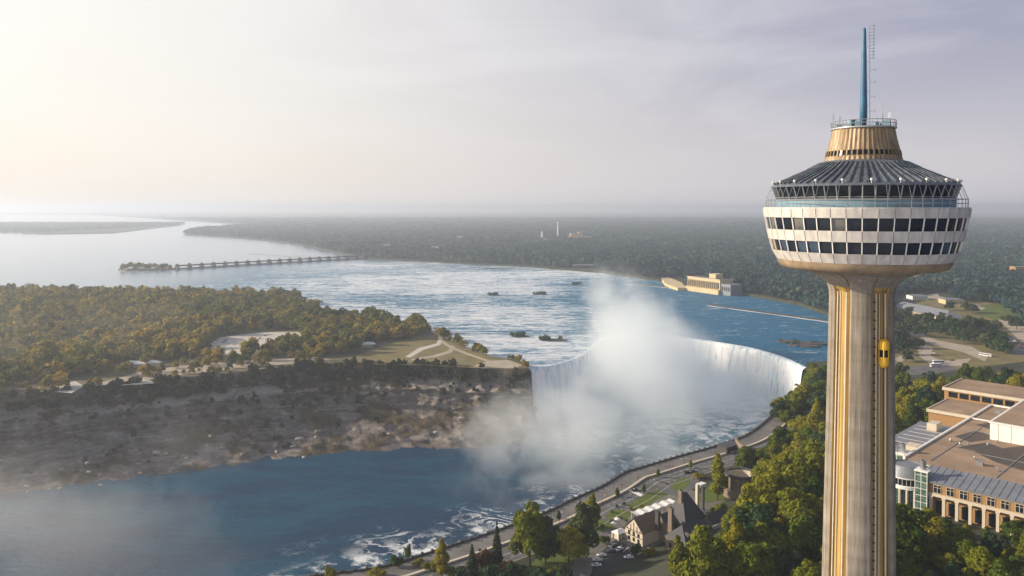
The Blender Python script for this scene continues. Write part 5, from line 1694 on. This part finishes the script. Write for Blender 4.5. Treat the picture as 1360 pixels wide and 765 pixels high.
def cloud_t(seed, h, rad, n, size):
    r = np.random.RandomState(seed); return leaf_cloud(r, crown_lobes(r, h, rad, 'broad'), n, size)


T_mid = [cloud_t(300 + k, 14, 5.8, 330, 2.5) for k in range(4)]
T_far = [cloud_t(320 + k, 14, 6.5, 64, 5.8) for k in range(4)]
T_bank = [cloud_t(340 + k, 14, 6.0, 150, 3.8) for k in range(4)]
T_vfar = [cloud_t(330 + k, 14, 7.5, 24, 10.0) for k in range(4)]
forest('island_woodland', [(x, y, ISL - .4, hg, hg * 1.05) for x, y, hg, px in isle_rest], T_mid, 'leaf_wood', 'dense mixed wood filling the island behind the gorge cliff')

M['leaf_scrub'] = leaf('cliff scrub', [(0.1, (0.015, 0.03, 0.014)), (0.6, (0.05, 0.06, 0.022)), (0.95, (0.13, 0.10, 0.04))], per_tree=False, transl=0.2)
# talus scrub on the island cliff
r = np.random.RandomState(9)
sc_pts = []
Pg = P_.reshape(nr if False else 72, 420, 3)
for _ in range(2600):
    i = r.randint(2, 66); j = r.randint(0, 420)
    x, y, z = Pg[i, j]
    u = i / 71.0
    p_keep = 0.95 if u < 0.30 else 0.24
    if u < 0.3 and x > -90: p_keep = 0.3
    if x > -40: p_keep *= 0.45
    if vnoise(np.array([[x * 0.012, z * 0.03, y * 0.004]]), 3)[0] * 0.7 + r.rand() * 0.3 < (0.40 if u < 0.3 else 0.52): continue
    if r.rand() > p_keep: continue
    s_ = r.uniform(0.22, 0.62) * (1.25 if u < 0.3 else 0.8)
    sc_pts.append((x, y - 1.0, z - 2.0, s_ * 1.1, s_))
forest('cliff_scrub', sc_pts, T_mid, 'leaf_scrub', 'dark scrub clinging to the gorge cliff below the island', 4)

# woods beyond the river
LANDP = [tuple(q) for q in BANK] + [at(262, 305, 2), at(330, 300.5, 2), at(330, 298.0, 2), (-9000, FAR * 0.7), (-FAR, FAR * 0.8), (-FAR, FAR), (FAR, FAR), (FAR, 1180)]
CLEAR = [[(908, 375), (974, 375), (974, 394), (905, 391)], [(872, 368), (908, 368), (912, 388), (872, 384)]]
PARKZ = [(1180, 396), (1215, 388), (1262, 388), (1270, 402), (1310, 400), (1345, 415), (1380, 440), (1500, 470), (1500, 520), (1180, 520)]
LANDC = [(335, 822), (378, 900), (440, 1020), (492, 1140)] + LANDP + [(FAR, 700), (420, 760)]


def scatter(y0, y1, step, jit, zf, seed):
    r = np.random.RandomState(seed)
    out = []
    for gy_ in np.arange(y0, y1, step):
        xs = np.arange(-0.72 * gy_, 0.74 * gy_, step)
        for gx_ in xs:
            x, y = gx_ + r.uniform(-jit, jit), gy_ + r.uniform(-jit, jit)
            if not inside((x, y), LANDC): continue
            px, py = pix(x, y, 5)
            if y < 1500 and inside((px, py), PARKZ): continue
            if any(inside((px, py), c) for c in CLEAR): continue
            if any(a_ < x < b_ and c_ < y < d_ for a_, b_, c_, d_ in FARB): continue
            s_ = r.uniform(0.65, 1.35) * zf
            out.append((x, y, 4.6, s_, s_))
    return out


near_w = scatter(880, 1750, 14, 6, 1.3, 31) + scatter(1750, 2900, 17, 8, 1.35, 34)
far_w = scatter(2900, 5200, 28, 13, 1.3, 32)
vfar = scatter(5200, 11000, 52, 24, 1.25, 33)
from collections import Counter
print(Counter(k for *_, k in near_spots), n_broad)
print('woods', len(near_w), len(far_w), len(vfar), 'island', len(isle_near), len(isle_rest), 'near', len(near_spots))
nmin = [q for q in near_w if q[1] < 1750]; nmax = [q for q in near_w if q[1] >= 1750]
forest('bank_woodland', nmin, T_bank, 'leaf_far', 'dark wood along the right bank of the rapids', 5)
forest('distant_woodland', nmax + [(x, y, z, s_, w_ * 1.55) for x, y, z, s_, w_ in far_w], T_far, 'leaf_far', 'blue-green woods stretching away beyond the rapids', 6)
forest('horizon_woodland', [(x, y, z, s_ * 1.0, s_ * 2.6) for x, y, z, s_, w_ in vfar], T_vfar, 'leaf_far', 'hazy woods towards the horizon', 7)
fs = [(x, y, 5.0, 1.3, 3.0) for x in np.arange(-7500, -2900, 60) for y in np.arange(4900, 7600, 80) if inside((x, y), [at(15, 309, 2), at(60, 311, 2), at(150, 309.5, 2), at(235, 299.5, 2), at(245, 297, 2), at(-200, 297, 2), at(-200, 306.5, 2)])]
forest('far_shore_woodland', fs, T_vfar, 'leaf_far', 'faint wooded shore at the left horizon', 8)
# tree-covered islet at the head of the dam
isl = thing('islet', 'long rocky islet at the left end of the control dam', 'islet', (*at(195, 358, 0), 0))
m_ = MB(); m_.prism([(-72, -8), (-40, -24), (20, -26), (72, -14), (78, 8), (30, 22), (-40, 18)], -1, 3); m_.build('bank', M['stone'], isl)
for k in range(13):
    ix, iy = at(163 + k * 5.2, 358.4 - (k % 3) * 0.9, 2)
    plant(random.choice(ISLT), 'islet_tree', 'tree in the clump on the islet at the left end of the dam', 'tree', ix, iy, 2, random.uniform(0.9, 1.3), 1.3, 'trees on the dam islet')
# shrubby islets and rocks in the rapids
for px, py, w_, lb_ in ((690, 447, 17, 'shrubby islet in the rapids nearest to the island point'), (735, 452, 24, 'long shrubby islet behind the left end of the fall'), (656, 392, 16, 'small dark islet in the middle of the rapids'),
                        (717, 391, 20, 'dark shrubby islet upstream of the mist plume'), (766, 378, 14, 'small islet touching the top of the mist plume')):
    x, y = at(px, py, 0)
    o = thing('islet', lb_, 'islet', (x, y, 0))
    r = np.random.RandomState(int(px))
    m_ = MB(); m_.prism([(w_ * 0.8 * math.cos(a) * r.uniform(.7, 1.1), w_ * 0.45 * math.sin(a) * r.uniform(.7, 1.1)) for a in np.linspace(0, 6.1, 11)], -0.8, 0.6); m_.build('rock', M['stone_dark'], o)
    for _ in range(9):
        V, Fq = leaf_cloud(r, [((r.uniform(-.75, .75) * w_, r.uniform(-.35, .35) * w_, r.uniform(1.0, 2.6)), r.uniform(2, 4.6))], 60, 2.0)
        link('shrub', np_mesh('shrub', V, Fq, M['leaf_islet']), o)
x, y = at(1066, 457, 0)
o = thing('rock_island', 'flat dark rocky island by the brink near the tower shaft', 'islet', (x, y, 0))
r = np.random.RandomState(3)
for k in range(9):
    m_ = MB(); cx_, cy_ = r.uniform(-24, 24), r.uniform(-22, 22)
    m_.prism([(cx_ + r.uniform(7, 14) * math.cos(a), cy_ + r.uniform(5, 10) * math.sin(a)) for a in np.linspace(0, 5.9, 9)], -1, r.uniform(0.6, 2.2)); m_.build('rock', M['stone_dark'], o)
for _ in range(14):
    V, Fq = leaf_cloud(r, [((r.uniform(-22, 22), r.uniform(-18, 18), 1.8), r.uniform(1.2, 2.6))], 40, 1.3)
    link('shrub', np_mesh('shrub', V, Fq, M['leaf_islet']), o)

# boulders at the foot of the cliff
def rock_mesh(seed):
    r = np.random.RandomState(seed)
    me = bpy.data.meshes.new('boulder')
    import bmesh
    bm = bmesh.new(); bmesh.ops.create_icosphere(bm, subdivisions=2, radius=1)
    for v in bm.verts:
        d = v.co.normalized()
        k = 0.45 + 1.0 * vnoise(np.array([[d.x * 1.3 + seed, d.y * 1.3, d.z * 1.3]]), 2)[0]
        v.co = Vector((d.x * k * 1.2, d.y * k, d.z * k * 0.75))
    bm.to_mesh(me); bm.free(); me.materials.append(M['boulder']); return me


M['boulder'] = simple('pale boulder', (0.36, 0.32, 0.28), 0.95, 0.3, 0.6, bump=0.5)
rm = [rock_mesh(k) for k in range(3)]
r = np.random.RandomState(8)
for k in range(60):
    t = r.rand()
    i = int(t * (len(base) - 1)); bx_, by_ = base[i]
    if pix(bx_, by_, -52)[0] < -20 or pix(bx_, by_, -52)[0] > 640: continue
    up_ = r.rand() ** 2 * 0.4
    tx_, ty_ = top[min(i, len(top) - 1)]
    x, y = bx_ + (tx_ - bx_) * up_, by_ + (ty_ - by_) * up_ - 4
    z = -51.5 + up_ * 55 * 0.9
    o = link('boulder', rm[k % 3]); s_ = r.uniform(0.5, 1.7) * (1.5 if k % 9 == 0 else 1)
    o.location = (x, y, z); o.scale = (s_ * r.uniform(0.9, 1.7), s_, s_ * r.uniform(0.6, 1.1)); o.rotation_euler = (0, 0, r.rand() * 6)
    tag(o, 'pale boulder in the scree along the foot of the gorge cliff', 'boulder', 'boulders at the cliff foot')


# ================================================================== vehicles
def car_proto(paint, kind='car'):
    L, Wd = (4.5, 1.8) if kind == 'car' else (12.0, 2.55)
    root = bpy.data.objects.new('proto', None)
    b = MB()
    if kind == 'car':
        prof = [(-2.25, 0.45), (-2.2, 0.85), (-1.25, 0.95), (-0.65, 1.42), (0.9, 1.45), (1.75, 1.0), (2.2, 0.92), (2.25, 0.45)]
    else:
        prof = [(-6, 0.4), (-6, 2.9), (-5.7, 3.2), (5.6, 3.2), (6, 2.8), (6, 0.4)]
    n = len(prof)
    V = []
    for sgn in (-1, 1):
        for x, z in prof:
            k = 0.84 if z > 1.2 and kind == 'car' else 1.0
            V.append((x, sgn * Wd / 2 * k, z))
    b.add(V, [tuple(range(n)), tuple(range(n, 2 * n))[::-1]] + [((i + 1) % n, i, n + i, n + (i + 1) % n) for i in range(n)])
    parts = [('body', b.mesh('body', M[paint]))]
    g = MB()
    if kind == 'car':
        for sgn in (-1, 1):
            g.add([(-0.95, sgn * .88, 1.0), (1.45, sgn * .88, 1.02), (0.85, sgn * .79, 1.36), (-0.55, sgn * .79, 1.36)], [(0, 1, 2, 3)])
        g.add([(-1.22, -.72, 1.0), (-1.22, .72, 1.0), (-.72, .68, 1.38), (-.72, -.68, 1.38)], [(0, 1, 2, 3)])
        g.add([(1.74, -.72, 1.04), (1.74, .72, 1.04), (1.0, .68, 1.42), (1.0, -.68, 1.42)], [(3, 2, 1, 0)])
    else:
        for sgn in (-1, 1):
            g.add([(-5.6, sgn * 1.29, 1.6), (5.7, sgn * 1.29, 1.6), (5.7, sgn * 1.29, 2.6), (-5.6, sgn * 1.29, 2.6)], [(0, 1, 2, 3)])
        g.add([(-6.02, -1.1, 1.5), (-6.02, 1.1, 1.5), (-6.02, 1.1, 2.7), (-6.02, -1.1, 2.7)], [(0, 1, 2, 3)])
    parts.append(('window', g.mesh('window', M['glass'])))
    wh = MB().tube((0, -0.11, 0), (0, 0.11, 0), 0.33 if kind == 'car' else 0.5, n=14).mesh('wheel', M['rubber'])
    hl = MB().box((0, 0, 0), (0.08, 0.35, 0.16)).mesh('headlight', M['lamp_lens'])
    tl = MB().box((0, 0, 0), (0.08, 0.35, 0.16)).mesh('tail_light', M['lens_red'])
    return parts, wh, hl, tl, L, Wd


PROT = {k: car_proto(k) for k in ('car_white', 'car_black', 'car_grey', 'car_red')}
BUSP = car_proto('car_white', 'bus')


def vehicle(p, name, label, cat, x, y, z, rz, group=None):
    parts, wh, hl, tl, L, Wd = p
    o = thing(name, label, cat, (x, y, z), rz, group)
    for nm, me in parts: link(nm, me, o)
    k = 0.6
    for sx in (-1, 1):
        for sy in (-1, 1):
            put('wheel', wh, o, (sx * L * 0.31, sy * (Wd / 2 - 0.1), 0.33 if L < 6 else 0.5))
    for sy in (-1, 1):
        put('headlight', hl, o, (-L / 2 - 0.0, sy * Wd * 0.33, 0.72)); put('tail_light', tl, o, (L / 2 + 0.0, sy * Wd * 0.33, 0.78))
    return o


for px, py, a, k, lb_ in (
        (799, 739, 0.05, 'car_white', 'white car, farthest of the three parked in the left row of the car park'), (793.5, 745, 0.05, 'car_white', 'white car in the middle of the left row of the car park'), (792, 752, 0.05, 'car_white', 'white car nearest the bottom edge in the left row of the car park'),
        (822, 731, 0.75, 'car_white', 'white car parked near the small white porch'), (835, 741.5, 0.1, 'car_white', 'white car parked alone in the middle of the car park'), (814, 726, 0.75, 'car_grey', 'dark grey car beside the white car at the porch'),
        (812, 733, 0.3, 'car_grey', 'grey car half hidden behind the left row of white cars'), (866, 748, 0.2, 'car_black', 'black car in the shade of the long dormer wing'), (876, 752, 0.2, 'car_grey', 'grey car at the shaded right end of the car park')):
    x, y = at(px, py, GZ + .03); vehicle(PROT[k], 'parked_car', lb_, 'car', x, y, GZ + .03, a)
for px, py, k, lb_ in ((842, 652, 'car_black', 'black car driving over the white crosswalk band'), (911, 628.5, 'car_black', 'black car driving on the road beside the curved lawn'), (919, 627, 'car_grey', 'small grey car just ahead of the black car by the curved lawn')):
    x, y = at(px, py, GZ + .02); vehicle(PROT[k], 'moving_car', lb_, 'car', x, y, GZ + .02, RD)
random.seed(3)
for k in range(12):
    x, y = at(1341 + (k % 4) * 3.2 + (k // 4) * 3, 447 + (k % 4) * 2.6 + (k // 4) * 4, PZ + .03)
    vehicle(PROT[random.choice(list(PROT))], 'parked_car', 'car in the roadside lot near the right edge of the photograph', 'car', x, y, PZ + .03, -0.7, 'cars in the roadside lot')
for px, py, lb_ in ((1227, 463, 'white car on the loop road right of the tower'), (1240, 470, 'white car on the lower bend of the loop road'), (1264, 479, 'dark car near the end of the loop road')):
    x, y = at(px, py, PZ + .03); vehicle(PROT['car_black' if 'dark' in lb_ else 'car_white'], 'moving_car', lb_, 'car', x, y, PZ + .03, -0.4)
for px, py, a, lb_ in ((1309, 473, -0.9, 'white coach on the park road near the right treeline'), (1243, 487, 0.15, 'white coach at the stop below the loop road'), (1246, 482.5, 0.15, 'white coach parked above the stop on the loop road'), (1217, 396, 0.2, 'white coach by the shed above the visitor hall')):
    x, y = at(px, py, PZ + .03); vehicle(BUSP, 'coach', lb_, 'coach', x, y, PZ + .03, a)
for k, (px, py) in enumerate(((297, 455), (311, 458), (325, 454), (333, 452), (338, 456), (352, 446), (300, 452), (345, 450))):
    x, y = at(px, py, ISL + .03)
    vehicle(PROT['car_white' if k in (1,) else 'car_grey' if k % 2 else 'car_black'], 'parked_car', 'white car in the middle of the island car park' if k == 1 else 'dark car in the pale island car park', 'car', x, y, ISL + .03, 0.2 * k, None if k == 1 else 'dark cars in the island car park')

# ================================================================== street furniture and people
def lamp(px, py, label, h_=8.0, arm=True, group=None, z=GZ):
    x, y = at(px, py, z)
    o = thing('street_lamp', label, 'street lamp', (x, y, z), RD, group)
    m = MB(); m.tube((0, 0, 0), (0, 0, 0.6), 0.16); m.tube((0, 0, 0.55), (0, 0, h_), 0.09, 0.06); m.tube((0, 0, h_ - .1), (0, -1.4, h_ + 0.15), 0.05); m.build('post', M['dark_metal'], o)
    m = MB(); m.box((0, -1.6, h_ + 0.1), (0.28, 0.7, 0.16)); m.build('lamp_head', M['lamp_lens'], o)


for px, py in ((866, 655), (839, 668), (743, 700), (706, 722), (800, 676), (917, 616), (950, 603), (655, 740)):
    lamp(px, py, 'tall thin lamp post along the gorge road', group='lamp posts along the road')
for px, py in ((842, 626), (917, 601), (676, 696), (760, 665), (978, 582)):
    lamp(px, py, 'slim lamp post on the promenade by the parapet wall', 6.0, group='lamp posts on the promenade')
for px, py, lb_ in ((820, 660, 'small street tree at the left end of the crosswalk'), (855, 655, 'small dark street tree midway along the median wall'), (874, 634, 'tiny street tree by the median wall right of the crosswalk'), (917, 622, 'tiny street tree by the median wall near the parked cars'),
                    (742, 691, 'small street tree beside the road right of the huge tree')):
    x, y = at(px, py, GZ); plant(COLM[1], 'street_tree', lb_, 'tree', x, y, GZ, 0.27, 0.36)


def person_mesh(mat_top, stride, seed):
    j = {'pel': (0, 0, 0.95), 'ch': (0, 0.01, 1.32), 'nk': (0, 0, 1.5), 'hd': (0, 0.02, 1.66), 'ht': (0, 0.02, 1.76),
         'hl': (-.09, 0, .9), 'kl': (-.1, stride * .5, .5), 'fl': (-.1, stride * .6 - .04, .06), 'tl': (-.1, stride * .6 + .12, .04),
         'hr': (.09, 0, .9), 'kr': (.1, -stride * .3, .5), 'fr': (.1, -stride * .9, .08), 'tr': (.1, -stride * .9 + .14, .04),
         'sl': (-.19, 0, 1.42), 'el': (-.25, -stride * .4, 1.14), 'wl': (-.25, -stride * .2 + .05, .9), 'ml': (-.25, -stride * .2 + .08, .8),
         'sr': (.19, 0, 1.42), 'er': (.25, stride * .3, 1.14), 'wr': (.25, stride * .5 + .08, .92), 'mr': (.25, stride * .55 + .1, .82)}
    rad = {'pel': .15, 'ch': .15, 'nk': .06, 'hd': .1, 'ht': .08, 'hl': .09, 'kl': .065, 'fl': .045, 'tl': .04, 'hr': .09, 'kr': .065, 'fr': .045, 'tr': .04,
           'sl': .065, 'el': .045, 'wl': .032, 'ml': .038, 'sr': .065, 'er': .045, 'wr': .032, 'mr': .038}
    E_ = [('pel', 'ch'), ('ch', 'nk'), ('nk', 'hd'), ('hd', 'ht'), ('pel', 'hl'), ('hl', 'kl'), ('kl', 'fl'), ('fl', 'tl'), ('pel', 'hr'), ('hr', 'kr'), ('kr', 'fr'), ('fr', 'tr'),
          ('ch', 'sl'), ('sl', 'el'), ('el', 'wl'), ('wl', 'ml'), ('ch', 'sr'), ('sr', 'er'), ('er', 'wr'), ('wr', 'mr')]
    ks = list(j)
    me = bpy.data.meshes.new('person'); me.from_pydata([j[k] for k in ks], [(ks.index(a), ks.index(b_)) for a, b_ in E_], [])
    o = bpy.data.objects.new('tmp', me); col.objects.link(o)
    md = o.modifiers.new('skin', 'SKIN')
    for k, sv in zip(ks, me.skin_vertices[0].data): sv.radius = (rad[k], rad[k])
    me.skin_vertices[0].data[0].use_root = True
    s_ = o.modifiers.new('sub', 'SUBSURF'); s_.levels = 1; s_.render_levels = 1
    dg = bpy.context.evaluated_depsgraph_get()
    out = bpy.data.meshes.new_from_object(o.evaluated_get(dg))
    bpy.data.objects.remove(o); bpy.data.meshes.remove(me)
    out.name = 'person'
    out.materials.clear()
    for m in (M['cloth_dark'], M[mat_top], M['skin']): out.materials.append(m)
    for p in out.polygons:
        z = p.center.z
        p.material_index = 2 if z > 1.53 or (abs(p.center.x) > .2 and z < 0.88) else (1 if z > 0.95 else 0)
        p.use_smooth = True
    return out


hairm = MB(); hairm.lathe([(0.112, 1.66), (0.115, 1.72), (0.09, 1.79), (0.02, 1.82)], 10); hairm = hairm.mesh('hair', M['cloth_dark'])
PM = {k: person_mesh(k, s_, 1) for k, s_ in (('cloth_dark', .3), ('cloth_pale', .1), ('cloth_red', .35))}
for k, (px, py, top_) in enumerate(((872, 620, 'cloth_pale'), (882, 620.5, 'cloth_pale'), (873.5, 628, 'cloth_dark'), (815, 648, 'cloth_dark'), (826, 646, 'cloth_dark'), (908, 614.5, 'cloth_dark'), (905, 612, 'cloth_pale'), (853, 659, 'cloth_dark'), (736, 686, 'cloth_dark'), (948, 599, 'cloth_red'), (938, 601, 'cloth_dark'), (780, 672, 'cloth_red'), (765, 677, 'cloth_dark'), (768, 676, 'cloth_pale'), (700, 703, 'cloth_dark'), (725, 693, 'cloth_pale'), (890, 620, 'cloth_dark'), (893, 619.5, 'cloth_red'), (968, 593, 'cloth_dark'), (930, 604, 'cloth_pale'), (640, 721, 'cloth_dark'), (612, 732, 'cloth_pale'), (846, 637, 'cloth_dark'), (848, 636, 'cloth_dark'))):
    x, y = at(px, py, GZ + .12)
    c_ = {'cloth_pale': 'pale top', 'cloth_dark': 'dark clothes', 'cloth_red': 'red top'}[top_]
    o = link('person', PM[top_]); o.location = (x, y, GZ + .12 if k not in (7,) else GZ + .02); o.rotation_euler = (0, 0, RD + k * 2.3)
    link('hair', hairm, o)
    tag(o, 'person in %s walking on the gorge promenade' % c_ if k != 7 else 'person in dark clothes at the lawn end of the crosswalk', 'person', 'people on the promenade')
print('objects', len(bpy.data.objects))
